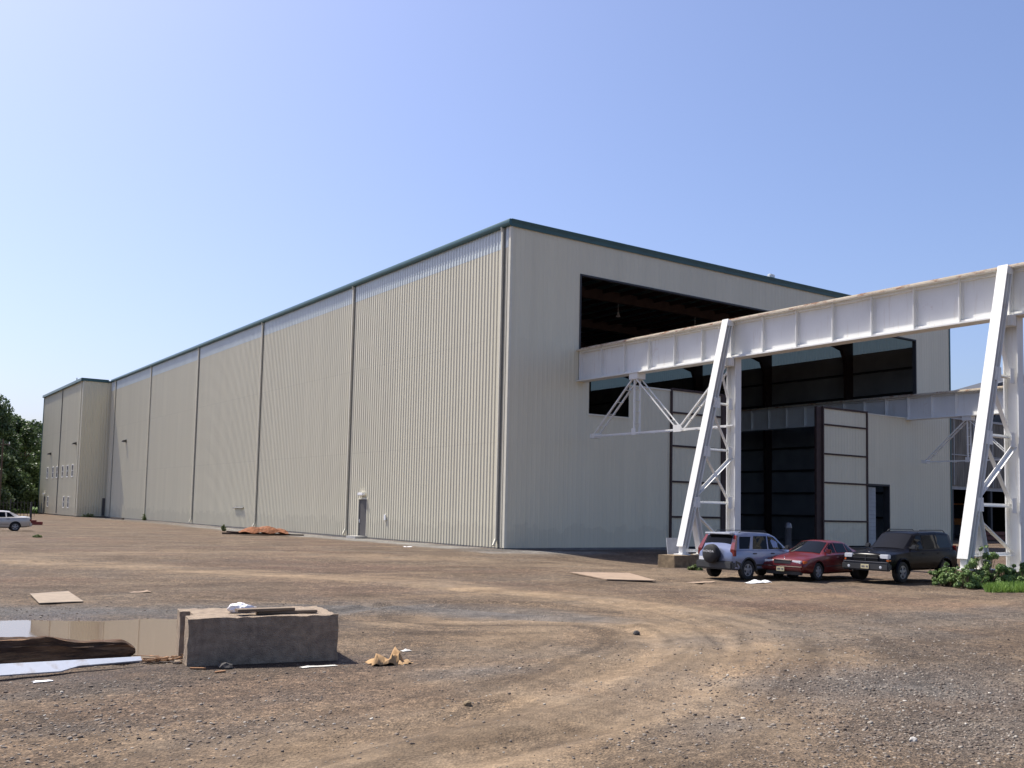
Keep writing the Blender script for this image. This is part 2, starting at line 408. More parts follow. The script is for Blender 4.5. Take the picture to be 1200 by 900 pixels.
def ground_mat():
    m, nt, b = new_mat('dirt_and_gravel')
    ge = N(nt, 'ShaderNodeNewGeometry'); pos = ge.outputs['Position']
    def att(n):
        a = N(nt, 'ShaderNodeAttribute'); a.attribute_name = n; return a.outputs['Fac']
    def noise(s, d=6.0, r=.6):
        n = N(nt, 'ShaderNodeTexNoise', Scale=s, Detail=d, Roughness=r); nt.links.new(pos, n.inputs['Vector']); return n.outputs[0]
    base = ramp(nt, [(.3, (.106, .073, .047)), (.5, (.148, .106, .072)), (.7, (.194, .147, .102))], noise(.35, 8, .65)).outputs[0]
    red = ramp(nt, [(.48, (0, 0, 0)), (.7, (.7,)*3)], noise(.09, 6)).outputs[0]
    c = mixc(nt, red, base, (.150, .088, .062))
    tan = ramp(nt, [(.3, (.158, .112, .070)), (.7, (.222, .163, .106))], noise(1.3, 6)).outputs[0]
    c = mixc(nt, att('track'), c, tan)
    grey = ramp(nt, [(.3, (.085, .075, .066)), (.7, (.170, .152, .134))], noise(2.3, 8, .7)).outputs[0]
    c = mixc(nt, att('gravel'), c, grey)
    c = mixc(nt, att('pale'), c, ramp(nt, [(.3, (.19, .18, .165)), (.7, (.31, .30, .275))], noise(1.7, 8, .7)).outputs[0])
    c = mixc(nt, 1.0, c, ramp(nt, [(.2, (.66, .65, .64)), (.5, (1, 1, 1)), (.8, (1.24, 1.22, 1.18))], att('streak')).outputs[0], 'MULTIPLY')
    # stones of several sizes, each with its own tone
    # long soft bands left by levelling and traffic
    mpb = N(nt, 'ShaderNodeMapping'); mpb.inputs['Rotation'].default_value = (0, 0, R(34.7)); mpb.inputs['Scale'].default_value = (.06, .75, 1); nt.links.new(pos, mpb.inputs[0])
    nb = N(nt, 'ShaderNodeTexNoise', Scale=1.0, Detail=6.0, Roughness=.62); nt.links.new(mpb.outputs[0], nb.inputs['Vector'])
    c = mixc(nt, 1.0, c, ramp(nt, [(.3, (.74, .73, .74)), (.5, (1, 1, 1)), (.7, (1.24, 1.22, 1.18))], nb.outputs[0]).outputs[0], 'MULTIPLY')
    inv = N(nt, 'ShaderNodeMapRange'); nt.links.new(att('track'), inv.inputs[0]); inv.inputs[3].default_value = 1.0; inv.inputs[4].default_value = .35
    for sc, lo, hi, amt in ((55, .35, 1.75, .8), (21, .4, 1.7, .75), (7.5, .55, 1.5, .5)):
        vo = N(nt, 'ShaderNodeTexVoronoi', Scale=sc); nt.links.new(pos, vo.inputs['Vector'])
        bw = N(nt, 'ShaderNodeSeparateColor'); nt.links.new(vo.outputs['Color'], bw.inputs[0])
        tone = ramp(nt, [(0, (lo,)*3), (.5, (.92,)*3), (.8, (1.0,)*3), (1, (hi, hi*.98, hi*.94))], bw.outputs[0]).outputs[0]
        ml = N(nt, 'ShaderNodeMix', data_type='RGBA', blend_type='MULTIPLY'); am = N(nt, 'ShaderNodeMath', operation='MULTIPLY'); nt.links.new(inv.outputs[0], am.inputs[0]); am.inputs[1].default_value = amt; nt.links.new(am.outputs[0], ml.inputs[0])
        nt.links.new(c, ml.inputs[6]); nt.links.new(tone, ml.inputs[7]); c = ml.outputs[2]
    fine = ramp(nt, [(.3, (.72,)*3), (.7, (1.22,)*3)], noise(3.2, 12, .75)).outputs[0]
    c = mixc(nt, 1.0, c, fine, 'MULTIPLY')
    c = mixc(nt, att('wet'), c, mixc(nt, 1.0, c, (.46, .45, .48), 'MULTIPLY'))
    # grass beyond the yard
    sp = N(nt, 'ShaderNodeSeparateXYZ'); nt.links.new(pos, sp.inputs[0])
    far = ramp(nt, [(0, (0, 0, 0)), (1, (1, 1, 1))], sp.outputs[1])
    mr = N(nt, 'ShaderNodeMapRange'); nt.links.new(sp.outputs[1], mr.inputs[0]); mr.inputs[1].default_value = 168; mr.inputs[2].default_value = 176
    c = mixc(nt, mr.outputs[0], c, (.10, .15, .045))
    nt.links.new(c, b.inputs['Base Color'])
    rr = N(nt, 'ShaderNodeMapRange'); nt.links.new(att('wet'), rr.inputs[0]); rr.inputs[3].default_value = .95; rr.inputs[4].default_value = .5
    nt.links.new(rr.outputs[0], b.inputs['Roughness']); b.inputs['Specular IOR Level'].default_value = .25
    bh = N(nt, 'ShaderNodeMath', operation='ADD'); nt.links.new(noise(14, 10, .75), bh.inputs[0])
    v2 = N(nt, 'ShaderNodeTexVoronoi', Scale=30.0); nt.links.new(pos, v2.inputs['Vector']); nt.links.new(v2.outputs['Distance'], bh.inputs[1])
    bp = N(nt, 'ShaderNodeBump', Strength=.9, Distance=.035); nt.links.new(bh.outputs[0], bp.inputs['Height'])
    bs = N(nt, 'ShaderNodeMapRange'); nt.links.new(att('track'), bs.inputs[0]); bs.inputs[3].default_value = .9; bs.inputs[4].default_value = .45; nt.links.new(bs.outputs[0], bp.inputs['Strength']); nt.links.new(bp.outputs[0], b.inputs['Normal'])
    return m
M['ground'] = ground_mat()
go = np_mesh('ground', V, Fq, M['ground'], smooth=180)
for nm, arr in (('track', tr), ('gravel', gr), ('wet', wet), ('pale', pale_), ('streak', streak)):
    a = go.data.attributes.new(nm, 'FLOAT', 'POINT'); a.data.foreach_set('value', arr.astype(np.float32).ravel())
tag(go, kind='structure')
def H0(x, y): return float(height(np.array([x]), np.array([y]))[0])

# puddle water
m, nt, b = new_mat('muddy_water'); M['water'] = m
b.inputs['Base Color'].default_value = (.16, .115, .075, 1); b.inputs['Roughness'].default_value = .03; b.inputs['IOR'].default_value = 1.33
n = N(nt, 'ShaderNodeTexNoise', Scale=6.0, Detail=3.0); ge = N(nt, 'ShaderNodeNewGeometry'); nt.links.new(ge.outputs['Position'], n.inputs['Vector'])
bp = N(nt, 'ShaderNodeBump', Strength=.02, Distance=.01); nt.links.new(n.outputs[0], bp.inputs['Height']); nt.links.new(bp.outputs[0], b.inputs['Normal'])
cx = sum(p[0] for p in PUD)/len(PUD); cy = sum(p[1] for p in PUD)/len(PUD)
w = MB(); pp = PUD[:-1]
w.add([(cx+(p[0]-cx)*1.12, cy+(p[1]-cy)*1.12, -.075) for p in pp], [tuple(range(len(pp)))])
tag(w.build('puddle_water', M['water']), kind='structure')

# ------------------------------------------------------------------ loose stones (nobody could count them)
def stones(name, n, sampler, smin, smax, mat):
    P = sampler(n); x, y = P[:, 0], P[:, 1]; n = len(x)
    z = height(x, y)
    base = np.array([(-1,-1,-1),(1,-1,-1),(1,1,-1),(-1,1,-1),(-.7,-.7,1),(.7,-.7,1),(.7,.7,1),(-.7,.7,1)], float)
    s = smin*(smax/smin)**(rng.random(n)**2.6)
    sc = np.stack([s*rng.uniform(.7, 1.3, n), s*rng.uniform(.6, 1.1, n), s*rng.uniform(.2, .55, n)], -1)
    pts = base[None]*sc[:, None, :]*rng.uniform(.6, 1.2, (n, 8, 3))/1.0
    a = rng.uniform(0, 6.28, n); ca, sa = np.cos(a), np.sin(a)
    xx = pts[..., 0]*ca[:, None]-pts[..., 1]*sa[:, None]; yy = pts[..., 0]*sa[:, None]+pts[..., 1]*ca[:, None]
    zz = pts[..., 2] + xx*rng.uniform(-.3, .3, n)[:, None]
    V = np.stack([xx+x[:, None], yy+y[:, None], zz+(z+sc[:, 2]*.45)[:, None]], -1).reshape(-1, 3)
    f = np.array([(0,3,2,1),(4,5,6,7),(0,1,5,4),(1,2,6,5),(2,3,7,6),(3,0,4,7)])
    F = (f[None]+(np.arange(n)*8)[:, None, None]).reshape(-1, 4)
    return np_mesh(name, V, F, mat)
m, nt, b = new_mat('loose_stone'); M['stone'] = m
ge = N(nt, 'ShaderNodeNewGeometry')
c = ramp(nt, [(0, (.06, .045, .036)), (.4, (.13, .10, .078)), (.8, (.20, .17, .14)), (.97, (.27, .24, .20)), (1, (.42, .39, .34))], ge.outputs['Random Per Island']).outputs[0]
nt.links.new(c, b.inputs['Base Color']); b.inputs['Roughness'].default_value = .95
def samp(n):
    # uniform in the picture area so near ground gets most, kept by gravel mask
    px = rng.uniform(-150, 1350, n*3); py = 668+ (960-668)*rng.random(n*3)**.75
    pts = np.array([g(a, b_) for a, b_ in zip(px, py)])
    t, gmask = masks(pts[:, 0], pts[:, 1])[:2]
    keep = (rng.random(len(pts)) < (.10+.9*gmask**1.3)*(1-.8*t)) & (pud_sd(pts[:, 0], pts[:, 1]) > .12) & (pts[:, 1] < 40)
    return pts[keep][:n]
st = stones('gravel', 60000, samp, .004, .024, M['stone'])
tag(st, 'loose grey and brown gravel scattered over the dirt yard', 'gravel', kind='stuff')
def samp2(n):
    px = np.concatenate([rng.normal(1060, 110, n), rng.normal(900, 90, n//2), rng.normal(150, 140, n//4)]); py = np.concatenate([rng.normal(815, 38, n), rng.normal(790, 45, n//2), rng.normal(845, 28, n//4)])
    k = (py > 730); pts = np.array([g(a, b_) for a, b_ in zip(px[k], py[k])]); return pts[pud_sd(pts[:, 0], pts[:, 1]) > .2]
st2 = stones('gravel', 2600, samp2, .008, .030, M['stone']); tag(st2, 'larger angular stone chips in the grey gravel patches', 'gravel', kind='stuff')

# ------------------------------------------------------------------ warehouse
X0, Y0, X1, YE, ZT, ZB = 31.43, 45.9, 75.95, 143.2, 18.65, .11
wh = empty('warehouse', (X0, Y0, 0), 0, 'huge beige corrugated metal warehouse with dark teal roof trim and an open crane bay', 'building')
WO = Vector((X0, Y0, 0))
def wbuild(mb, name, mat, parent=None, smooth=None):
    """vertices are in world space: shift them into the warehouse frame"""
    mb.v = [(a-X0, b-Y0, c_) for a, b, c_ in mb.v]
    return mb.build(name, mat, parent or wh, smooth)

RIB = .335
def rib_profile(u0, u1, depth=.028, pitch=RIB):
    """list of (u, offset) from u0 to u1 of a box-rib sheet"""
    pts = []
    k0 = int(math.floor(u0/pitch))-1; k1 = int(math.ceil(u1/pitch))+1
    for k in range(k0, k1+1):
        c = k*pitch
        for du, o in ((-.075, 0), (-.035, depth), (.035, depth), (.075, 0)): pts.append((c+du, o))
    out = [(u0, 0.0)] + [(u, o) for u, o in pts if u0+1e-3 < u < u1-1e-3] + [(u1, 0.0)]
    return out
def clad(mb, axis, at, sgn, u0, u1, z0, z1, depth=.028):
    """sheet on plane axis=at ('x': runs along y), ribs stand out to sgn"""
    prof = rib_profile(u0, u1, depth); base = len(mb.v)
    for u, o in prof:
        for z in (z0, z1):
            mb.v.append((at+sgn*o, u, z) if axis == 'x' else (u, at+sgn*o, z))
    for i in range(len(prof)-1):
        a = base+2*i; mb.f.append((a, a+2, a+3, a+1))
# side wall (long, sunlit)
def wall_sheet(name, mat, segs, axis, at, sgn, parent=None, depth=.038):
    mb = MB()
    for (u0, u1, z0, z1) in segs: clad(mb, axis, at, sgn, u0, u1, z0, z1, depth)
    mb.v = [(a-X0, b-Y0, c_) for a, b, c_ in mb.v]
    return mb.build(name, mat, parent or wh, None, fix=False)
D1 = (63.2, 64.5, .2, 2.78)      # service door
D2 = (88.4, 90.7, .1, 1.75)
ZP = 17.42
side = wall_sheet('side_wall', M['clad_x'], [(Y0+.12, D1[0]-.06, ZB, ZP), (D1[0]-.06, D1[1]+.06, D1[3]+.07, ZP), (D1[1]+.06, YE, ZB, ZP)], 'x', X0, -1)
M['fibre_pale'] = simple('pale_fibreglass_sheet', (.58, .63, .63), .45, var=.05, scale=.4)
for k in range(6):
    y_ = (Y0+.12, 66.2, 85.0, 103.65, 122.3, 140.3, YE); o = wall_sheet('daylight_panel', M['fibre_pale'], [(y_[k], y_[k+1], ZP, ZT)], 'x', X0-.004, -1)
# front wall round the openings
OL, OR_, OT, OS = 36.6, 71.1, 16.55, 10.15
DL, DR = 44.2, 64.62
PD = (64.8, 67.4, 4.72)
front = wall_sheet('front_wall', M['clad_y'], [
    (X0+.12, OL, ZB, ZT), (OL, OR_, OT, ZT), (OR_, X1-.1, ZB, ZT),
    (OL, 37.4, ZB, OS), (37.4, 40.6, ZB, 8.15), (40.6, DL, ZB, OS), (PD[1], OR_, ZB, OS), (DR, PD[1], PD[2], OS)], 'y', Y0, -1, None, .015)
east = wall_sheet('side_wall', M['clad_x'], [(Y0+.1, YE+30, ZB, 16.95), (Y0+.1, YE+30, 18.2, ZT)], 'x', X1, 1)
rearw = wall_sheet('rear_wall', M['clad_y'], [(27.9, X1, ZB, ZT)], 'y', 172.6, 1)
# inner liner faces so the hall is a closed dark space
mb = MB(); mb.box((X0+.1, Y0+.35, -.3), (X0+.16, 172, ZT)); mb.box((X0+.2, 171.9, -.3), (X1-.2, 172.0, ZT)); wbuild(mb, 'inner_liner', M['inner'])
mb = MB(); mb.box((X1-.12, Y0+.25, -.3), (X1-.06, 172, 16.95)); mb.box((X1-.12, Y0+.25, 18.2), (X1-.06, 172, ZT)); wbuild(mb, 'inner_liner', M['inner'])
# hall floor
mb = MB(); mb.box((X0+.3, Y0-.4, -.25), (X1-.3, 171.8, .02)); wbuild(mb, 'floor_slab', M['plinth'])
# plinth
mb = MB()
for a, b_ in (((X0-.02, Y0+.0, -.7), (X0+.2, YE, ZB-.01)),):
    mb.box(a, b_)
mb.box((X0-.02, Y0-.03, -.7), (DL, Y0+.2, ZB-.01)); mb.box((DR+.1, Y0-.03, -.7), (X1, Y0+.2, ZB-.01))
wbuild(mb, 'plinth', M['plinth'])
# roof + trims
mb = MB(); mb.box((X0-.1, Y0-.08, ZT+.12), (X1+.1, 172.7, ZT+.2)); wbuild(mb, 'roof', M['teal'])
mb = MB()
mb.prism([(X0-.19, ZT-.02), (X0-.06, ZT-.04), (X0-.06, ZT+.34), (X0-.20, ZT+.34), (X0-.24, ZT+.26), (X0-.24, ZT+.10)], 'y', Y0-.14, YE-.3)
wbuild(mb, 'gutter', M['teal'], smooth=30)
mb = MB()
mb.prism([(Y0-.10, ZT-.06), (Y0-.06, ZT-.06), (Y0-.06, ZT+.33), (Y0-.14, ZT+.37), (Y0-.17, ZT+.33), (Y0-.12, ZT+.12)], 'x', X0-.06, X1+.1)
wbuild(mb, 'rake_trim', M['teal'])
# corner trims, opening trims
mb = MB(); mb.box((X0-.045, Y0-.045, ZB), (X0+.13, Y0-.034, ZT)); mb.box((X0-.045, Y0-.034, ZB), (X0-.034, Y0+.16, ZT)); wbuild(mb, 'corner_trim', M['trim'])
mb = MB(); mb.box((X1-.12, Y0-.045, ZB), (X1+.045, Y0-.034, ZT)); mb.box((X1+.034, Y0-.034, ZB), (X1+.045, Y0+.16, ZT)); wbuild(mb, 'corner_trim', M['teal'])
mb = MB()
def trim_v(x, z0, z1, w=.11): mb.box((x-w/2, Y0-.05, z0), (x+w/2, Y0+.25, z1))
def trim_h(x0, x1, z, w=.11): mb.box((x0, Y0-.052, z-w/2), (x1, Y0+.24, z+w/2))
trim_v(OL, OS+.0, OT); trim_v(OR_, OS, OT); trim_h(OL-.05, OR_+.05, OT)
wbuild(mb, 'opening_trim', M['darksteel'])
for a, b_ in (((37.35, 8.06), (40.65, 8.16)), ((OL, OS-.06), (37.4, OS+.04)), ((40.6, OS-.04), (DL-.08, OS+.06)), ((DR+.08, OS-.04), (OR_, OS+.06))):
    mb = MB(); mb.box((a[0], Y0-.06, a[1]), (b_[0], Y0+.2, b_[1])); wbuild(mb, 'sill_trim', M['trim'])
# downspouts
DS = [46.62, 66.42, 85.17, 103.85, 122.49, 140.48]
for y in DS:
    mb = MB(); z1 = ZT-.25
    mb.box((X0-.16, y-.07, .55), (X0-.045, y+.07, z1), .012)
    mb.beam((X0-.10, y, z1), (X0-.18, y, ZT+.02), .13, .10, (0, 1, 0))
    mb.beam((X0-.10, y, .58), (X0-.30, y-.05, .22), .13, .10, (0, 1, 0))
    d = wbuild(mb, 'downspout', M['trim'])
    mb = MB(); mb.box((X0-.042, y-.19, ZB), (X0-.032, y-.075, ZT)); wbuild(mb, 'downspout_shadow_strip', M['spout_and_shadow'])  # dark strip paints the downspout's shadow onto the cladding
# service doors on the long side
def side_door(y0, y1, z0, z1, col, frame):
    mb = MB(); mb.box((X0+.02, y0, z0), (X0+.07, y1, z1)); d = wbuild(mb, 'door', col)
    mb = MB()
    mb.box((X0-.05, y0-.08, z0), (X0+.1, y0, z1+.08)); mb.box((X0-.05, y1, z0), (X0+.1, y1+.08, z1+.08)); mb.box((X0-.05, y0, z1), (X0+.1, y1, z1+.08))
    f = wbuild(mb, 'door_frame', frame, d); 
    mb = MB(); mb.box((X0-.03, y1-.16, z0+1.0), (X0+.02, y1-.06, z0+1.06), .01); mb.box((X0-.01, y1-.15, z0+.9), (X0+.02, y1-.09, z0+1.15)); wbuild(mb, 'handle', M['white'], d)
    return d
dgrey = simple('charcoal_door_paint', (.075, .07, .07), .5, var=.1)
d = side_door(*D1, dgrey, M['trim'])
mb = MB(); mb.box((X0-.9, D1[0]-.1, -.3), (X0-.06, D1[1]+.1, D1[2]-.02), .02); wbuild(mb, 'door_step', simple('pale_concrete', (.36, .35, .33), .9))
mb = MB(); mb.box((X0-.3, D1[0]+.25, 3.05), (X0-.04, D1[1]-.25, 3.25), .03); wbuild(mb, 'door_lamp', M['white'])
mb = MB(); mb.prism([(X0-.20, 1.88), (X0-.04, 1.96), (X0-.04, 1.91), (X0-.20, 1.83)], 'y', D2[0]-.1, D2[1]+.1); wbuild(mb, 'drip_cap', M['darksteel'])
mb = MB(); mb.box((X0-.14, 60.15, 1.35), (X0-.03, 60.38, 1.75), .02); wbuild(mb, 'electric_box', M['white'])
def wall_lamp(x, y, z, nm='wall_lamp'):
    mb = MB(); mb.box((x-.10, y-.18, z-.05), (x-.03, y+.18, z+.35), .02)
    mb.prism([(x-.1, z+.33), (x-.50, z+.22), (x-.56, z+.02), (x-.1, z+.02)], 'y', y-.24, y+.24)
    o = wbuild(mb, nm, M['darksteel'])
    mb = MB(); mb.box((x-.50, y-.18, z-.05), (x-.14, y+.18, z+.015), .01); wbuild(mb, 'lens', M['white'], o)
wall_lamp(X0, 133.4, 9.9)
mb = MB(); mb.tube([(54.1, Y0+.3, ZT+.2), (54.1, Y0+.3, ZT+.75)], .05); mb.box((53.85, Y0+.15, ZT+.45), (54.4, Y0+.45, ZT+.72), .05); wbuild(mb, 'roof_fixture', M['white'])
# annex protruding at the far end
XA = 27.75
an = wall_sheet('annex_wall', M['clad_x'], [(YE+.05, 172.6, ZB, ZT-.05)], 'x', XA, -1)
an2 = wall_sheet('annex_wall', M['clad_y'], [(XA+.05, X0-.02, ZB, ZT-.05)], 'y', YE, -1)
mb = MB(); mb.box((XA+.06, YE+.06, -.4), (X0+.3, 172.5, ZB)); wbuild(mb, 'plinth', M['plinth'])
mb = MB(); mb.box((XA-.1, YE-.1, ZT-.05), (X0+.4, 172.7, ZT+.16)); wbuild(mb, 'roof', M['teal'])
mb = MB(); mb.box((XA-.34, YE-.16, ZT-.1), (XA-.06, 172.8, ZT+.3), .04); mb.box((XA-.3, YE-.17, ZT-.1), (X0-.45, YE-.08, ZT+.3), .02); wbuild(mb, 'gutter', M['teal'])
mb = MB(); mb.box((XA-.05, YE-.05, ZB), (XA+.1, YE-.034, ZT-.1)); mb.box((XA-.05, YE-.034, ZB), (XA-.034, YE+.16, ZT-.1)); wbuild(mb, 'corner_trim', M['trim'])
mb = MB(); mb.box((XA-.12, 172.5, ZB), (XA-.034, 172.75, ZT-.1)); wbuild(mb, 'corner_trim', M['teal'])
for y in (143.9, 157.2):
    mb = MB(); mb.box((XA-.16, y-.07, .3), (XA-.045, y+.07, ZT-.1)); wbuild(mb, 'downspout', M['trim'] if y < 150 else M['spout_and_shadow'])
def annex_window(y, z0, z1, w=.85):
    mb = MB()
    for a, b_ in (((y-w/2-.1, z0-.14), (y+w/2+.1, z0)), ((y-w/2-.1, z1), (y+w/2+.1, z1+.1)), ((y-w/2-.1, z0), (y-w/2, z1)), ((y+w/2, z0), (y+w/2+.1, z1)), ((y-w/2, (z0+z1)/2-.03), (y+w/2, (z0+z1)/2+.03))):
        mb.box((XA-.09, a[0], a[1]), (XA+.02, b_[0], b_[1]))
    o = wbuild(mb, 'window', M['white'])
    mb = MB(); mb.box((XA-.05, y-w/2, z0), (XA-.035, y+w/2, z1)); wbuild(mb, 'pane', M['glass'], o)
for y in (147.2, 150.6, 154.2, 157.9+.6, 161.7, 166.2): annex_window(y, 5.6, 7.1)
for y in (149.0, 152.2, 164.6): annex_window(y, 1.25, 2.65, .75)
mb = MB(); mb.box((XA-.06, 167.0, .05), (XA-.034, 168.2, 2.7)); wbuild(mb, 'door', dgrey)
mb = MB(); mb.box((XA-.3, 167.3, 3.0), (XA-.04, 167.9, 3.25), .03); wbuild(mb, 'door_lamp', M['white'])
mb = MB(); mb.box((30.95, YE-.06, .2), (31.32, YE-.034, 2.6)); wbuild(mb, 'door', dgrey)
for y in (164.2, 145.7): wall_lamp(XA, y, 9.1 if y > 150 else 9.9)
mb = MB(); mb.tube([(XA+.3, 149.5, ZT), (XA+.3, 149.5, ZT+.95)], .06); wbuild(mb, 'vent_pipe', M['darksteel'])
# door leaves
def leaf(x0, x1, zs, edge_left, edge_right):
    z0, z1 = .15, 10.18; yp = Y0-.02
    mb = MB(); clad(mb, 'y', yp, -1, x0+.05, x1-.05, z0, z1, .022)
    mb.v = [(a-X0, b-Y0, c_) for a, b, c_ in mb.v]
    o = mb.build('door_leaf', M['clad_y'], wh, None, fix=False)
    mb = MB()
    mb.box((x0-.07, yp-.09, z0), (x0+.07, yp+.25, z1+.05)); mb.box((x1-.07, yp-.09, z0), (x1+.07, yp+.25, z1+.05))
    for z in zs: mb.box((x0+.07, yp-.085, z-.06), (x1-.07, yp+.2, z+.06))
    mb.box((x0-.07, yp-.092, z1), (x1+.07, yp+.25, z1+.14))
    wbuild(mb, 'leaf_frame', M['primer'], o)
    mb = MB(); mb.box((edge_left, yp+.02, z0-.1), (edge_right, yp+.22, z1+.1)); wbuild(mb, 'edge_post', M['primer'], o)
leaf(DL, 48.85, (2.05, 4.3, 6.6, 8.75), 48.92, 49.45)
leaf(59.4, DR, (1.95, 4.75, 6.85, 9.0), 58.75, 59.33)
mb = MB(); mb.box((DR+.0, Y0-.05, PD[2]-.02), (PD[1]+.08, Y0+.2, PD[2]+.12)); mb.box((PD[1], Y0-.05, 0), (PD[1]+.08, Y0+.5, PD[2])); wbuild(mb, 'doorway_trim', M['darksteel'])
mb = MB()
for k in range(15): mb.box((DR+.12, Y0+.26, .1+k*.3), (66.1, Y0+.30+.01*(k % 2), .1+k*.3+.29))
wbuild(mb, 'roll_door', simple('galvanised_slats', (.33, .35, .37), .45, metal=.2, var=.15, scale=1))
# interior steel
for k in range(14):
    y = Y0+9.35*k+(.35 if k == 0 else 0)
    mb = MB()
    mb.prism([(X1-.3, -.1), (X1-.95, -.1), (X1-1.3, 16.2), (X1-1.8, 17.2), (X1-4.2, 17.75), (53.7, 17.9), (53.7, 18.6), (X1-.3, 18.6)], 'y', y-.16, y+.16)
    mb.prism([(X0+.3, -.1), (X0+.95, -.1), (X0+1.3, 16.2), (X0+1.8, 17.2), (X0+4.2, 17.75), (53.7, 17.9), (53.7, 18.6), (X0+.3, 18.6)], 'y', y-.16, y+.16)
    wbuild(mb, 'portal_frame', M['primer'])
for k in range(7):
    mb = MB(); z = 2.2+2.15*k; mb.box((X1-.36, Y0+.3, z), (X1-.13, 171.7, z+.16)); wbuild(mb, 'girt', M['darksteel'])
for k in range(26):
    x = X0+1.2+k*1.68; mb = MB(); mb.box((x, Y0+.3, ZT-.32), (x+.09, 171.7, ZT+.0)); wbuild(mb, 'purlin', M['primer'])
# translucent daylight strips high in the far side wall
for k in range(13):
    y = Y0+9.35*k; mb = MB(); clad(mb, 'x', X1-.02, 1, y, y+9.352, 16.95, 18.2, .03)
    mb.v = [(a-X0, b-Y0, c_) for a, b, c_ in mb.v]; mb.build('daylight_panel', M['fibre'], wh, None, fix=False)
for x, y in ((49.2, 57), (57.5, 57), (50.5, 75), (62, 70)):
    mb = MB(); mb.tube([(x, y, ZT), (x, y, 17.6)], .02, 6); mb.lathe([(.06, 0), (.08, -.15), (.19, -.36), (.18, -.37)], (x, y, 17.65)); wbuild(mb, 'high_bay_lamp', M['white'], smooth=40)

# ------------------------------------------------------------------ crane runways
def girder_mesh(y0, y1, x, zb, zt):
    """plate girder along y with stiffeners"""
    mb = MB(); fwid = .70; t = .06; wx = x
    mb.box((wx-.015, y0, zb+t), (wx+.015, y1, zt-t))
    mb.box((wx-fwid/2, y0, zb), (wx+fwid/2, y1, zb+t)); mb.box((wx-fwid/2, y0, zt-t), (wx+fwid/2, y1, zt))
    mb.box((wx-.13, y0, zb+t), (wx-.015, y1, zb+t+.12)); mb.box((wx-.13, y0, zt-t-.12), (wx-.015, y1, zt-t))
    y = 33.74-2.0125*12
    while y < y1:
        mb.box((wx-.20, y-.02, zb+t+.002), (wx-.015, y+.02, zt-t-.002)); mb.box((wx+.015, y-.02, zb+t+.002), (wx+.20, y+.02, zt-t-.002))
        mb.box((wx-.055, y-.09, zb+t+.121), (wx-.016, y+.09, zt-t-.121))
        y += 2.0125
    return mb
ZG1, ZG2 = 11.93, 10.02
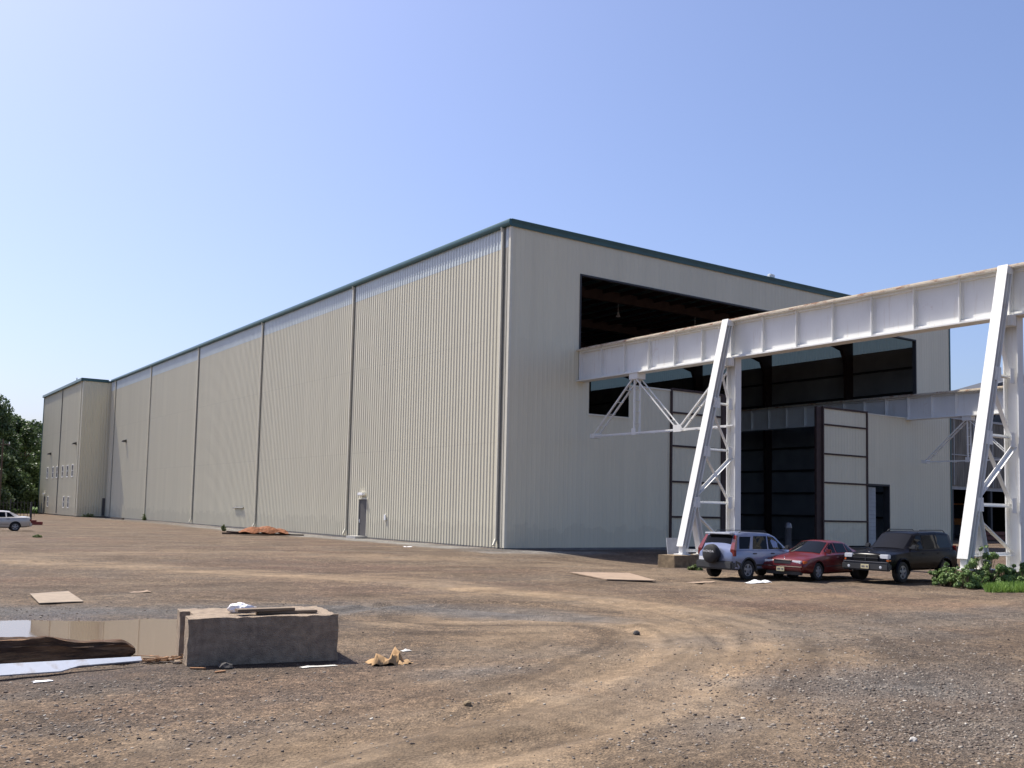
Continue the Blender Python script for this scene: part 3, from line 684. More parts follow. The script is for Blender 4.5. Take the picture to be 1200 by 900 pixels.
def runway(x, y_front, bents, label, brace_ys):
    root = empty('crane_runway', (x, 20, 0), 0, label, 'crane runway', 'crane runways of plate girders on trestles')
    def rb(mb, name, mat, parent=None, smooth=None):
        mb.v = [(a-x, b-20, c_) for a, b, c_ in mb.v]; return mb.build(name, mat, parent or root, smooth)
    rb(girder_mesh(y_front, 150, x, ZG2, ZG1), 'girder', M['wpaint'])
    mb = MB(); mb.box((x-.11, y_front, ZG1), (x+.11, 150, ZG1+.03)); mb.box((x-.03, y_front, ZG1+.03), (x+.03, 150, ZG1+.15)); mb.box((x-.375, y_front, ZG1-.055), (x-.352, 150, ZG1+.012))
    rb(mb, 'rail', M['railrust'])
    for (by, z0, zf) in bents:
        xf = x-3.43                      # foot of the raking leg
        mb = MB()
        # main post: H section, flange to the camera side
        mb.beam((x+.05, by, z0), (x+.05, by, ZG2-.002), .42, .58, (0, 1, 0), 'H', .045)
        post = rb(mb, 'post', M['wpaint'])
        mb = MB(); mb.box((x-.35, by-.4, z0-.03), (x+.45, by+.4, z0)); rb(mb, 'base_plate', M['wpaint'], post)
        mb = MB()
        top = Vector((x-.42, by-.02, ZG1-.02)); foot = Vector((xf, by-.02, zf+.35))
        mb.beam(foot, top, .40, .40, (1, 0, 0), 'H', .035)
        mb.beam(foot, top, .37, .03, (1, 0, 0), 'box')
        mb.box((x-.62, by-.2, ZG1-.3), (x-.2, by+.2, ZG1-.02)); mb.box((xf-.12, by-.14, zf+.04), (xf+.12, by+.1, zf+.45)); mb.box((xf-.28, by-.28, zf), (xf+.28, by+.28, zf+.05))
        rb(mb, 'raking_leg', M['wpaint'])
        def leg_x(z): return xf + (top.x-xf)*(z-foot.z)/(top.z-foot.z)
        mb = MB(); mb.beam((leg_x(2.75)+.1, by, 2.85), (xf+1.3, by, zf), .36, .30, (1, 0, 0), 'H', .03); mb.box((xf+.95, by-.25, zf-.02), (xf+1.6, by+.25, zf+.03))
        rb(mb, 'inner_leg', M['wpaint'])
        for z in (.62+z0, 2.84, 5.43, 7.72):
            mb = MB(); mb.beam((leg_x(z)+.12, by, z), (x-.22, by, z), .22, .13, (0, 0, 1), 'L', .025); rb(mb, 'strut', M['wpaint'])
        for za, zb_, sun in ((9.7, 7.78, 0), (7.5, 5.43, 0), (5.37, 2.95, 0), (3.2, 5.1, 1), (2.55, .75+z0, 0)):
            mb = MB(); o = -.14 if sun else .02
            mb.beam((leg_x(za)+.12, by+o, za), (x-.2, by+o, zb_), .16, .15, (0, 0, 1), 'L', .022); rb(mb, 'diagonal', M['wpaint'])
        for z in (2.84, 5.3, 7.72):
            mb = MB(); mb.box((x-.50, by-.185, z-.28), (x-.2, by-.165, z+.28)); rb(mb, 'gusset', M['wpaint'])
            mb = MB(); mb.box((leg_x(z)+.0, by-.185, z-.25), (leg_x(z)+.42, by-.165, z+.25)); rb(mb, 'gusset', M['wpaint'])
        mb = MB(); mb.box((x-.62, by-.35, ZG2-.42), (x-.3, by+.35, ZG2-.004), .02); rb(mb, 'bearing_box', M['wpaint'])
    # two plane bracing truss hung under the girder next to the building
    ya, yt, yv, yl = brace_ys        # column, apex, vee bottom, far tip
    zc = 6.68
    mb = MB()
    for dx in (-.20, .20):
        a = .075
        def bar(p, q): mb.beam((x+dx, p[0], p[1]), (x+dx, q[0], q[1]), a, a*1.3, (1, 0, 0), 'L', .02)
        bar((ya-.2, zc), (yl, zc)); bar((yl, zc), (yt, 9.85)); bar((yt-.02, zc), (yt-.02, 9.85)); bar((yt, 9.85), (yv, zc)); bar((yv, zc), (ya+.25, 9.75))
    def batten(p, q, n):
        for i in range(1, n):
            t = i/n; y = p[0]+(q[0]-p[0])*t; z = p[1]+(q[1]-p[1])*t
            mb.box((x-.2, y-.09, z-.09), (x+.2, y+.09, z-.07))
    batten((yl, zc), (yt, 9.85), 5); batten((yt, zc), (yt, 9.85), 5); batten((yt, 9.85), (yv, zc), 5); batten((yv, zc), (ya+.25, 9.75), 5); batten((ya, zc), (yl, zc), 9)
    mb.box((x-.3, yt-.35, 9.68), (x+.3, yt+.35, ZG2-.003)); mb.box((x-.26, yv-.3, zc-.12), (x-.24, yv+.3, zc+.25)); mb.box((x-.26, yl-.2, zc-.12), (x+.26, yl+.22, zc+.14)); mb.box((x-.26, yt-.18, zc-.12), (x-.24, yt+.15, zc+.25))
    rb(mb, 'bracing_truss', M['wpaint'])
    return root
runway(36.73, 8.0, [(33.74, -.1, .33), (19.65, .42, .5)], 'white plate girder crane runway on raking trestles, nearest and running into the tall opening', (33.74, 40.85, 37.4, 44.4))
runway(70.0, 8.0, [(33.74, .15, .15), (19.65, .3, .3)], 'bluish grey crane runway farther right, entering the warehouse at the right end of the opening', (33.74, 40.85, 37.4, 44.4))

# rusty trailing cover box under the post head etc. : concrete piers
def pier(x, y, w, d, z1, label):
    bm = bmesh.new(); bmesh.ops.create_cube(bm, size=1)
    bmesh.ops.subdivide_edges(bm, edges=bm.edges[:], cuts=5, use_grid_fill=True)
    for v in bm.verts:
        v.co = Vector((v.co.x*w, v.co.y*d, -.8+(v.co.z+.5)*(z1+.8)))
        v.co += Vector([random.uniform(-.02, .02) for _ in range(3)])*(1 if v.co.z < z1-.05 else .3)
    me = bpy.data.meshes.new('concrete_pier'); bm.to_mesh(me); bm.free()
    o = link('concrete_pier', me, M['concrete_pier'], None, 35); o.location = (x, y, 0)
    return tag(o, label, 'pier', 'concrete piers under the trestles')
pier(33.35, 33.72, 2.2, 1.1, .33, 'stained low concrete pier under the raking leg just left of the silver car')
pier(36.6, 33.74, 1.4, 1.0, -.13, 'concrete pier under the upright post, behind the silver car')
pier(33.9, 19.75, 2.1, .9, .5, 'concrete pier among the bushes under the right hand raking leg')
pier(36.9, 19.65, 1.3, 1.1, .39, 'pale concrete pier under the right hand upright post')
pier(67.2, 33.74, 2.9, 1.0, .12, 'concrete pier under the raking leg of the farther runway')
pier(70.1, 33.74, 1.3, 1.1, .12, 'concrete pier under the post of the farther runway')
pier(67.2, 19.65, 2.9, 1.0, .27, 'concrete pier under the outermost raking leg of the farther runway')
pier(70.1, 19.65, 1.3, 1.1, .27, 'concrete pier under the outermost post of the farther runway')
# pale sheet leaning behind the pier
mb = MB(); mb.box((-.55, -.02, 0), (.55, .02, 1.0)); o = mb.build('leaning_board', simple('pale_board', (.42, .43, .45), .7)); o.location = (34.3, 35.0, .1); o.rotation_euler = (R(-14), 0, R(-20))
tag(o, 'pale grey board leaning behind the pier next to the silver car', 'board')

exec_parts = True
# ------------------------------------------------------------------ cars
def paint(name, col, rough=.25, metal=.3, coat=.5, spec=.5, da=.10):
    return simple(name, col, rough, metal=metal, var=.06, scale=1.5, coat=coat, spec=spec, dirt=(.16, .12, .09), dirt_amt=da, dscale=2.5)
def lens_mat(name, col, rough=.15): return simple(name, col, rough, var=.05, spec=.8)
M['lens_clear'] = lens_mat('clear_lens', (.62, .64, .66)); M['lens_amber'] = lens_mat('amber_lens', (.55, .12, .02)); M['lens_red'] = lens_mat('red_lens', (.13, .01, .01))
M['carglass'] = simple('tinted_car_glass', (.003, .004, .005), .02, var=.1, spec=.15)
M['alloy'] = simple('alloy_rim', (.30, .305, .32), .35, metal=.3, var=.1)
M['chrome'] = simple('chrome', (.75, .76, .78), .12, metal=1, var=.03)
M['plate'] = simple('cream_licence_plate', (.62, .55, .33), .5, var=.05)
M['plate_blue'] = simple('plate_lettering', (.05, .06, .12), .5)
M['greytrim'] = simple('dark_grey_plastic', (.035, .036, .038), .6, var=.1)
M['wellm'] = simple('wheel_well_black', (.006, .006, .006), .9)

class Car:
    """x forward, y left, z up; stations front to back: x, w, zlow, zbelt, ztop, wtop"""
    def __init__(s, name, label, cat, loc, rz, st, mat, wheels, wr, ww, half):
        s.root = empty(name, loc, rz, label, cat); s.st = sorted(st); s.mat = mat
        s.half = half; s.wr = wr; s.ww = ww; s.wheels = wheels
        s.body()
    def sec(s, x):
        st = s.st
        if x <= st[0][0]: return st[0]
        for a, b_ in zip(st[:-1], st[1:]):
            if a[0] <= x <= b_[0]:
                t = (x-a[0])/(b_[0]-a[0]+1e-9); return tuple(p+(q-p)*t for p, q in zip(a, b_))
        return st[-1]
    def ring(s, q):
        x, w, zl, zb, zt, wt = q
        cab = zt-zb
        zm = zl+(zb-zl)*.55
        return [(0, zl), (w-.14, zl), (w-.035, zl+.07), (w-.005, zl+(zm-zl)*.6), (w, zm), (w-.012, zb-.10), (w-.045, zb-.02), (w-.085, zb+.0),
                (wt+.035, zt-.07 if cab > .15 else zt-.02), (wt-.02, zt-.022), (wt-.14, zt-.002), (wt*.45, zt+.018), (0, zt+.022)]
    def body(s):
        xs = set(q[0] for q in s.st)
        x0, x1 = s.st[0][0], s.st[-1][0]
        k = x0
        while k < x1: xs.add(round(k, 3)); k += .12
        xs = sorted(xs); xs2 = [xs[0]]
        for x in xs[1:]:
            if x-xs2[-1] > .015: xs2.append(x)
        vs = []; fs = []; rings = []
        for x in xs2:
            r_ = s.ring(s.sec(x)); full = [(x, y, z) for y, z in r_] + [(x, -y, z) for y, z in r_[-2:0:-1]]
            rings.append(len(full)); vs += full
        n = rings[0]
        for i in range(len(xs2)-1):
            for k in range(n):
                a = i*n+k; b_ = i*n+(k+1) % n; fs.append((a, b_, b_+n, a+n))
        fs.append(tuple(range(n))); fs.append(tuple(range((len(xs2)-1)*n, len(xs2)*n))[::-1])
        me = bpy.data.meshes.new('body'); me.from_pydata(vs, [], fs)
        bm = bmesh.new(); bm.from_mesh(me); bmesh.ops.recalc_face_normals(bm, faces=bm.faces[:])
        bm.to_mesh(me); bm.free()
        o = link('body', me, [s.mat, M['wellm']])
        # cut the wheel arches
        cm = MB()
        for wx in s.wheels:
            cm.lathe([(s.wr*1.17, -s.half-.3), (s.wr*1.17, -s.half+.34)], (wx, 0, s.wr*1.04), 'y', 28)
            cm.lathe([(s.wr*1.17, s.half-.34), (s.wr*1.17, s.half+.3)], (wx, 0, s.wr*1.04), 'y', 28)
        c_ = cm.build('cut', [M['wellm']])
        md = o.modifiers.new('b', 'BOOLEAN'); md.object = c_; md.operation = 'DIFFERENCE'; md.solver = 'EXACT'
        try: md.material_mode = 'TRANSFER'
        except Exception: pass
        dg = bpy.context.evaluated_depsgraph_get(); dg.update()
        nm = bpy.data.meshes.new_from_object(o.evaluated_get(dg))
        o.modifiers.clear(); old = o.data; o.data = nm; nm.name = 'body'
        bpy.data.meshes.remove(old); cmn = c_.data; bpy.data.objects.remove(c_); bpy.data.meshes.remove(cmn)
        nm.polygons.foreach_set('use_smooth', [True]*len(nm.polygons)); nm.set_sharp_from_angle(angle=R(38))
        o.parent = s.root; s.bodyo = o
        for wx in s.wheels:
            for sg in (1, -1): s.wheel(wx, sg)
    def wheel(s, wx, sg):
        r_, w = s.wr, s.ww; yo = sg*(s.half-.02); yi = yo-sg*w; h = [yo, yi]
        mb = MB(); e = .03
        prof = [(r_*.60, yi), (r_-.03, yi), (r_, yi+sg*e), (r_, yo-sg*e), (r_-.03, yo), (r_*.66, yo), (r_*.62, yo-sg*.03), (r_*.60, yi)]
        mb.lathe(prof, (0, 0, 0), 'y', 32); 
        t = mb.build('wheel', M['black'], s.root, 30); t.location = (wx, 0, r_)
        mb = MB(); yr = yo-sg*.035
        mb.lathe([(r_*.63, yr+sg*.02), (r_*.56, yr+sg*.02), (r_*.53, yr-sg*.08), (r_*.62, yr-sg*.08), (r_*.63, yr+sg*.02)], (0, 0, 0), 'y', 24, cap=False)
        for k in range(5):
            a = 2*math.pi*k/5+.3; u = Vector((math.cos(a), 0, math.sin(a)))
            mb.beam(u*.03+Vector((0, yr-sg*.0, 0)), u*r_*.56+Vector((0, yr-sg*.005, 0)), .085, .03, (0, 1, 0))
        mb.lathe([(.065, yr-sg*.02), (.05, yr+sg*.02), (.01, yr+sg*.025)], (0, 0, 0), 'y', 12)
        rim = mb.build('rim', M['alloy'], t, 30)
    def sy(s, x, z):
        r_ = s.ring(s.sec(x))
        for (y0, z0), (y1, z1) in zip(r_[:-1], r_[1:]):
            if z0 <= z <= z1: return y0+(y1-y0)*(z-z0)/(z1-z0+1e-9)
        return r_[7][0]
    def side_poly(s, name, poly, mat, off=.008, thick=.012, parent=None, sides=(1, -1)):
        """poly list of (x,z) on the body side; dense outline + bulge"""
        out = []
        for sg in sides:
            pts = []
            n = len(poly)
            for i in range(n):
                a, b_ = poly[i], poly[(i+1) % n]
                L = math.hypot(a[0]-b_[0], a[1]-b_[1]); k = max(1, int(L/.15))
                for j in range(k): pts.append((a[0]+(b_[0]-a[0])*j/k, a[1]+(b_[1]-a[1])*j/k))
            m_ = len(pts)
            vo = [(x, sg*(s.sy(x, z)+off), z) for x, z in pts]; vi = [(x, sg*(s.sy(x, z)-thick), z) for x, z in pts]
            mb = MB(); mb.add(vo+vi, [tuple(range(m_)), tuple(range(m_, 2*m_))[::-1]]+[(i, m_+i, m_+(i+1) % m_, (i+1) % m_) for i in range(m_)])
            out.append(mb.build(name, mat, parent or s.root))
        return out
    def glass_band(s, name, xa, xb, t0, t1, mat, off=.012, inset=.06):
        """glass across the car on the sloping faces between stations xa and xb"""
        vs = []; n = 9; R_ = 4; fs = []
        for i in range(R_+1):
            x = xa+(xb-xa)*(t0+(t1-t0)*i/R_); q = s.sec(x); r_ = s.ring(q)
            ym = r_[9][0]-inset+.03
            dz = s.sec(xb)[4]-s.sec(xa)[4]; nx_ = -dz; nz_ = (xb-xa); L = math.hypot(nx_, nz_)
            if nz_ < 0: nx_, nz_ = -nx_, -nz_
            for k in range(n):
                y = -ym+2*ym*k/(n-1); ay = abs(y)
                z = None
                for (y0, z0), (y1, z1) in zip(r_[8:-1], r_[9:]):
                    if y1 <= ay <= y0: z = z0+(z1-z0)*(y0-ay)/(y0-y1+1e-9)
                if z is None: z = r_[9][1]
                vs.append((x+nx_/L*off, y, z+nz_/L*off))
        for i in range(R_):
            for k in range(n-1):
                a = i*n+k; fs.append((a, a+1, a+n+1, a+n))
        m_ = len(vs); vb = [(x, y, z-.015) for x, y, z in vs]
        mb = MB(); mb.add(vs, fs); mb.add(vb, [f[::-1] for f in fs])
        return mb.build(name, mat, s.root, 60)
    def box(s, name, a, b_, mat, bev=.01, parent=None): return MB().box(a, b_, bev).build(name, mat, parent or s.root)
    def line(s, name, pts, r_=.006, mat=None, sides=(1, -1)):
        for sg in sides:
            MB().tube([(x, sg*(s.sy(x, z)+.001), z) for x, z in pts], r_, 5).build(name, mat or M['greytrim'], s.root)
    def mirror(s, x, z, mat):
        for sg in (1, -1):
            y = s.sy(x, z); mb = MB(); mb.box((x-.06, sg*(y+.05), z-.02), (x+.07, sg*(y+.24), z+.14), .03); mb.box((x-.02, sg*(y-.03), z), (x+.04, sg*(y+.08), z+.05)); mb.build('mirror', mat, s.root, 40)
    def handle(s, x, z, mat=None):
        for sg in (1, -1):
            y = s.sy(x, z); MB().box((x-.10, sg*(y-.01), z-.02), (x+.10, sg*(y+.03), z+.02), .01).build('door_handle', mat or M['greytrim'], s.root)
    def plate(s, x, z, y=0, w=.31, h=.155, sgn=1, mat=None):
        p = s.box('licence_plate', (x, y-w/2, z-h/2), (x+sgn*.012, y+w/2, z+h/2), mat or M['plate'], 0)
        mb = MB()
        for k in range(6):
            if k == 3: continue
            yy = y-.105+k*.042; mb.box((x+sgn*.012, yy-.013, z-.035), (x+sgn*.015, yy+.013, z+.03))
        mb.build('lettering', M['plate_blue'], p)

# --- silver compact SUV, tail to the camera
HD = lambda deg: R(deg)     # heading angle from +X, counterclockwise
silver = paint('silver_blue_paint', (.19, .22, .32), .28, .4)
st = [(-2.10, .78, .42, .95, 1.00, .60), (-2.04, .86, .36, 1.02, 1.10, .66), (-1.98, .87, .34, 1.04, 1.24, .66), (-1.80, .885, .33, 1.05, 1.62, .62), (-1.62, .89, .33, 1.05, 1.66, .62), (-.9, .89, .33, 1.04, 1.68, .63), (.1, .89, .33, 1.03, 1.65, .62), (.42, .89, .33, 1.02, 1.55, .61),
      (1.12, .885, .33, 1.0, 1.04, .66), (1.2, .88, .33, .98, 1.02, .66), (1.9, .85, .36, .88, .93, .62), (2.12, .80, .40, .78, .84, .58), (2.2, .70, .45, .68, .74, .5)]
px_, py_ = 27.0, 25.1
c1 = Car('parked_car', 'silver blue compact SUV with a covered spare wheel on its tail', 'car', (28.5, 25.1, -.03), HD(1), st, silver, (-1.33, 1.28), .345, .22, .89)
c1.side_poly('window', [(-1.72, 1.10), (-1.20, 1.10), (-1.02, 1.53), (-1.60, 1.53)], M['carglass'])
c1.side_poly('window', [(-1.02, 1.09), (-.22, 1.08), (-.16, 1.55), (-.86, 1.55)], M['carglass'])
c1.side_poly('window', [(-.14, 1.08), (.80, 1.08), (.74, 1.17), (.24, 1.52), (-.08, 1.55)], M['carglass'])
c1.glass_band('windshield', 1.12, .42, .08, .95, M['carglass'])
c1.glass_band('rear_window', -1.98, -1.80, .12, .86, M['carglass'], inset=.05)
c1.box('rear_bumper', (-2.22, -.86, .36), (-1.98, .86, .66), M['greytrim'], .05)
c1.box('front_bumper', (2.05, -.80, .34), (2.28, .80, .60), M['greytrim'], .05)
for a, b_ in ((-1.93, -1.73), (1.68, 1.95), (-.93, .88)):
    pass
c1.side_poly('side_cladding', [(-.90, .36), (.86, .36), (.86, .55), (-.90, .55)], M['greytrim'], .02)
c1.side_poly('side_cladding', [(-2.0, .38), (-1.76, .38), (-1.76, .60), (-2.0, .68)], M['greytrim'], .02)
for sg in (1, -1):
    mb = MB(); mb.prism([(-2.08, .84), (-1.97, .84), (-1.965, 1.05), (-1.74, 1.56), (-1.815, 1.58), (-2.08, 1.08)], 'y', sg*.68, sg*.79)
    mb.v = [(x, y+(-sg*.07 if z > 1.3 else 0)+(sg*.075 if z < 1.2 and abs(y) > .7 else 0), z) for x, y, z in mb.v]
    mb.build('tail_light', M['lens_red'], c1.root)
    c1.box('headlight', (1.98, sg*.50, .72), (2.14, sg*.78, .88), M['lens_clear'], .02)
mb = MB(); mb.lathe([(.02, -2.42), (.27, -2.42), (.33, -2.38), (.34, -2.30), (.34, -2.18), (.30, -2.12), (.05, -2.12)], (0, .04, .90), 'x', 36)
sp = mb.build('spare_wheel', M['black'], c1.root, 35)
tx = bpy.data.curves.new('lettering', 'FONT'); tx.body = 'HONDA'; tx.size = .115; tx.extrude = .003; tx.align_x = 'CENTER'; tx.space_character = 1.25
to = bpy.data.objects.new('lettering_c', tx); COL.objects.link(to)
dg = bpy.context.evaluated_depsgraph_get(); me = bpy.data.meshes.new_from_object(to.evaluated_get(dg)); bpy.data.objects.remove(to); bpy.data.curves.remove(tx)
lo = link('lettering', me, M['white'], sp); lo.rotation_euler = (R(90), 0, R(-90)); lo.location = (-2.424, .04, .95)
c1.box('licence_plate', (-2.13, .44, .62), (-2.115, .76, .78), M['white'], 0)
c1.box('spoiler', (-2.02, -.60, 1.60), (-1.74, .60, 1.665), simple('pale_silver', (.5, .52, .56), .3), .02)
c1.box('tailgate_handle', (-2.08, -.62, .86), (-2.03, -.44, .91), M['white'], .01)
for sg in (1, -1):
    MB().tube([(-1.5, sg*.56, 1.66), (-1.4, sg*.56, 1.73), (-.1, sg*.56, 1.73), (0, sg*.56, 1.66)], .016, 6).build('roof_rail', M['greytrim'], c1.root)
c1.mirror(.80, 1.08, M['greytrim']); c1.handle(-1.0, .93); c1.handle(-.02, .93)
c1.line('door_seam', [(-.19, .56), (-.19, 1.03)]); c1.line('door_seam', [(.92, .56), (.92, .98)]); c1.line('door_seam', [(-1.02, .72), (-1.08, 1.03)])
for wx in (-1.33, 1.28):
    for sg in (1, -1):
        mb = MB(); pts = [(wx+.42*math.cos(t), sg*(.875), .36+.42*math.sin(t)) for t in [R(a) for a in range(-5, 190, 13)]]
        mb.tube(pts, .035, 6); mb.build('wheel_arch', M['greytrim'], c1.root, 60)

# --- dark red sedan, nose to the camera
red = paint('dark_red_paint', (.11, .010, .011), .3, .1, .25, .4)
st = [(-2.42, .70, .42, .70, .78, .55), (-2.36, .82, .36, .86, .92, .66), (-2.2, .87, .30, .93, .97, .72), (-1.55, .89, .25, .94, .99, .72), (-1.05, .895, .22, .93, 1.30, .58), (-.75, .90, .22, .93, 1.37, .57), (-.1, .90, .22, .92, 1.39, .57), (.22, .90, .22, .92, 1.36, .56),
      (1.02, .90, .22, .90, .93, .70), (1.1, .895, .22, .89, .925, .70), (1.9, .88, .24, .80, .84, .70), (2.25, .86, .28, .70, .765, .68), (2.38, .82, .34, .64, .70, .62), (2.42, .78, .38, .60, .64, .58)]
c2 = Car('parked_car', 'dark red low sedan with long hood, between the silver SUV and the black SUV', 'car', (30.50, 23.80, 0.0), HD(188), st, red, (-1.42, 1.42), .315, .20, .89)
c2.side_poly('window', [(.86, .97), (.10, .97), (.06, 1.30), (.22, 1.31)], M['carglass'])
c2.side_poly('window', [(.02, .97), (-.72, .97), (-.72, 1.29), (-.02, 1.31)], M['carglass'])
c2.side_poly('window', [(-.80, .98), (-1.18, .99), (-.96, 1.27), (-.80, 1.28)], M['carglass'])
c2.glass_band('windshield', 1.02, .22, .06, .95, M['carglass']); c2.glass_band('rear_window', -1.55, -1.05, .1, .95, M['carglass'])
c2.box('grille', (2.30, -.34, .58), (2.425, .34, .71), M['greytrim'], .01)
c2.box('grille_trim', (2.33, -.37, .705), (2.432, .37, .725), M['chrome'], .005)
for sg in (1, -1):
    h = c2.box('headlight', (2.20, sg*.37, .585), (2.41, sg*.74, .71), M['lens_clear'], .02)
    c2.box('side_light', (2.10, sg*.745, .585), (2.34, sg*.845, .70), M['lens_amber'], .02)
    c2.box('tail_light', (-2.44, sg*.40, .62), (-2.36, sg*.78, .78), M['lens_red'], .02)
c2.box('front_bumper', (2.28, -.86, .36), (2.52, .86, .545), red, .05)
c2.box('bumper_strip', (2.50, -.84, .49), (2.528, .84, .515), M['chrome'], .005)
c2.box('rear_bumper', (-2.52, -.84, .36), (-2.30, .84, .58), red, .05)
c2.plate(2.53, .40); c2.box('air_dam', (2.2, -.7, .2), (2.36, .7, .37), M['greytrim'], .02)
MB().tube([(2.28, 0, .76), (2.27, 0, .84)], .012, 6).build('hood_ornament', M['chrome'], c2.root)
c2.mirror(.74, .96, red); c2.handle(.05, .82, M['chrome']); c2.handle(-.92, .82, M['chrome'])
c2.line('door_seam', [(-.02, .28), (-.02, .92)]); c2.line('door_seam', [(.95, .28), (.98, .88)]); c2.line('door_seam', [(-.95, .6), (-1.0, .92)])
c2.line('body_moulding', [(-2.2, .52), (-1.8, .52)], .014); c2.line('body_moulding', [(-1.0, .50), (1.0, .50)], .014); 

# --- black SUV, nose to the camera
black = paint('black_paint', (.004, .004, .006), .25, .0, .0, .08, .01)
st = [(-2.42, .80, .48, 1.0, 1.06, .66), (-2.38, .90, .44, 1.12, 1.25, .70), (-2.2, .915, .42, 1.15, 1.74, .64), (-2.0, .92, .42, 1.15, 1.79, .65), (-1.2, .92, .42, 1.14, 1.81, .66), (.0, .92, .42, 1.13, 1.79, .65), (.30, .92, .42, 1.12, 1.72, .64),
      (1.02, .915, .42, 1.10, 1.15, .68), (1.12, .91, .42, 1.08, 1.14, .66), (1.9, .90, .44, 1.02, 1.09, .60), (2.28, .87, .48, .97, 1.03, .55), (2.36, .84, .50, .92, .98, .52), (2.40, .80, .52, .84, .9, .5)]
c3 = Car('parked_car', 'black full size SUV with amber corner lights, parked beside the bushes', 'car', (32.85, 21.85, 0.0), HD(184), st, black, (-1.48, 1.48), .375, .25, .925)
c3.side_poly('window', [(.80, 1.20), (.0, 1.19), (.0, 1.66), (.22, 1.66)], M['carglass'])
c3.side_poly('window', [(-.08, 1.19), (-.98, 1.20), (-.92, 1.68), (-.08, 1.67)], M['carglass'])
c3.side_poly('window', [(-1.08, 1.21), (-2.08, 1.22), (-2.0, 1.66), (-1.04, 1.68)], M['carglass'])
c3.glass_band('windshield', 1.02, .30, .06, .95, M['carglass']); c3.glass_band('rear_window', -2.38, -2.2, .2, .9, M['carglass'])
gr_ = c3.box('grille', (2.28, -.50, .74), (2.425, .50, .98), M['wellm'], .03)
mb = MB()
mb.box((2.40, -.012, .75), (2.44, .012, .97)); mb.box((2.40, -.49, .85), (2.438, .49, .872)); mb.build('grille_bar', M['greytrim'], gr_)
for sg in (1, -1):
    c3.box('headlight', (2.22, sg*.53, .84), (2.40, sg*.86, 1.0), M['lens_clear'], .02)
    c3.box('turn_signal', (2.20, sg*.53, .745), (2.39, sg*.87, .83), M['lens_amber'], .02)
    mb = MB(); mb.lathe([(.055, 2.46), (.05, 2.50), (.01, 2.505)], (0, sg*.62, .55), 'x', 16); mb.build('fog_lamp', M['lens_clear'], c3.root, 30)
    c3.box('tail_light', (-2.43, sg*.72, .95), (-2.34, sg*.86, 1.3), M['lens_red'], .02)
    MB().tube([(-2.0, sg*.60, 1.78), (-1.85, sg*.60, 1.86), (-.2, sg*.60, 1.86), (-.05, sg*.60, 1.79)], .016, 6).build('roof_rail', M['greytrim'], c3.root)
c3.box('front_bumper', (2.24, -.92, .42), (2.50, .92, .70), M['greytrim'], .05)
c3.box('bumper_strip', (2.38, -.86, .705), (2.47, .86, .735), simple('dull_grey_strip', (.12, .12, .13), .4), .01)
c3.box('rear_bumper', (-2.52, -.9, .44), (-2.3, .9, .66), M['greytrim'], .05)
c3.plate(2.505, .56, .02)
c3.mirror(.74, 1.20, M['greytrim']); c3.handle(.05, 1.03, black); c3.handle(-1.0, 1.03, black)
c3.line('door_seam', [(-.04, .5), (-.04, 1.13)]); c3.line('door_seam', [(.95, .5), (.98, 1.08)]); c3.line('door_seam', [(-1.03, .9), (-1.03, 1.13)])
for wx in (-1.48, 1.48):
    for sg in (1, -1):
        mb = MB(); pts = [(wx+.46*math.cos(t), sg*(.905), .39+.46*math.sin(t)) for t in [R(a) for a in range(-5, 190, 13)]]
        mb.tube(pts, .045, 6); mb.build('wheel_arch', black, c3.root, 60)
mb = MB(); mb.lathe([(.03, 2.20), (.028, 2.22)], (0, 0, 1.06), 'x', 12); mb.build('emblem', M['chrome'], c3.root)
mb = MB(); mb.box((.86, -.35, 1.14), (.9, .0, 1.15)); mb.build('wiper', M['black'], c3.root)

# --- white sedan far left
beige = paint('pearl_white_paint', (.44, .41, .37), .3, .2)
st = [(-2.40, .74, .40, .78, .84, .60), (-2.34, .84, .34, .95, 1.0, .70), (-2.1, .88, .30, .99, 1.03, .72), (-1.75, .89, .27, .99, 1.05, .70), (-1.05, .895, .24, .96, 1.38, .57), (-.7, .90, .24, .95, 1.42, .56), (.0, .90, .24, .94, 1.42, .56), (.3, .90, .24, .93, 1.37, .56),
      (1.15, .90, .24, .90, .93, .70), (1.9, .88, .26, .80, .84, .68), (2.3, .84, .30, .68, .73, .62), (2.4, .78, .38, .60, .64, .56)]
wp = g(20, 621)
c4 = Car('parked_car', 'white four door sedan cut by the left edge of the yard', 'car', (9.5, 77.4, 0.0), HD(177), st, beige, (-1.42, 1.42), .32, .20, .89)
c4.side_poly('window', [(.96, .98), (.10, .98), (.06, 1.33), (.26, 1.33)], M['carglass'])
c4.side_poly('window', [(.02, .98), (-.80, .99), (-.76, 1.33), (-.02, 1.34)], M['carglass'])
c4.side_poly('window', [(-.88, 1.0), (-1.35, 1.02), (-1.02, 1.30), (-.86, 1.32)], M['carglass'])
c4.glass_band('windshield', 1.15, .3, .06, .95, M['carglass']); c4.glass_band('rear_window', -1.75, -1.05, .1, .95, M['carglass'])
for sg in (1, -1):
    c4.box('tail_light', (-2.42, sg*.45, .70), (-2.30, sg*.84, .86), M['lens_red'], .02); c4.box('headlight', (2.2, sg*.4, .56), (2.4, sg*.8, .68), M['lens_clear'], .02)
c4.box('rear_bumper', (-2.50, -.85, .34), (-2.30, .85, .60), beige, .05); c4.box('front_bumper', (2.28, -.85, .32), (2.5, .85, .54), beige, .05)
c4.mirror(.85, .98, beige); c4.handle(.05, .84); c4.handle(-.95, .86)
c4.line('door_seam', [(-.02, .3), (-.02, .94)]); c4.line('door_seam', [(1.0, .3), (1.05, .88)]); c4.line('body_moulding', [(-1.0, .50), (1.0, .50)], .016)

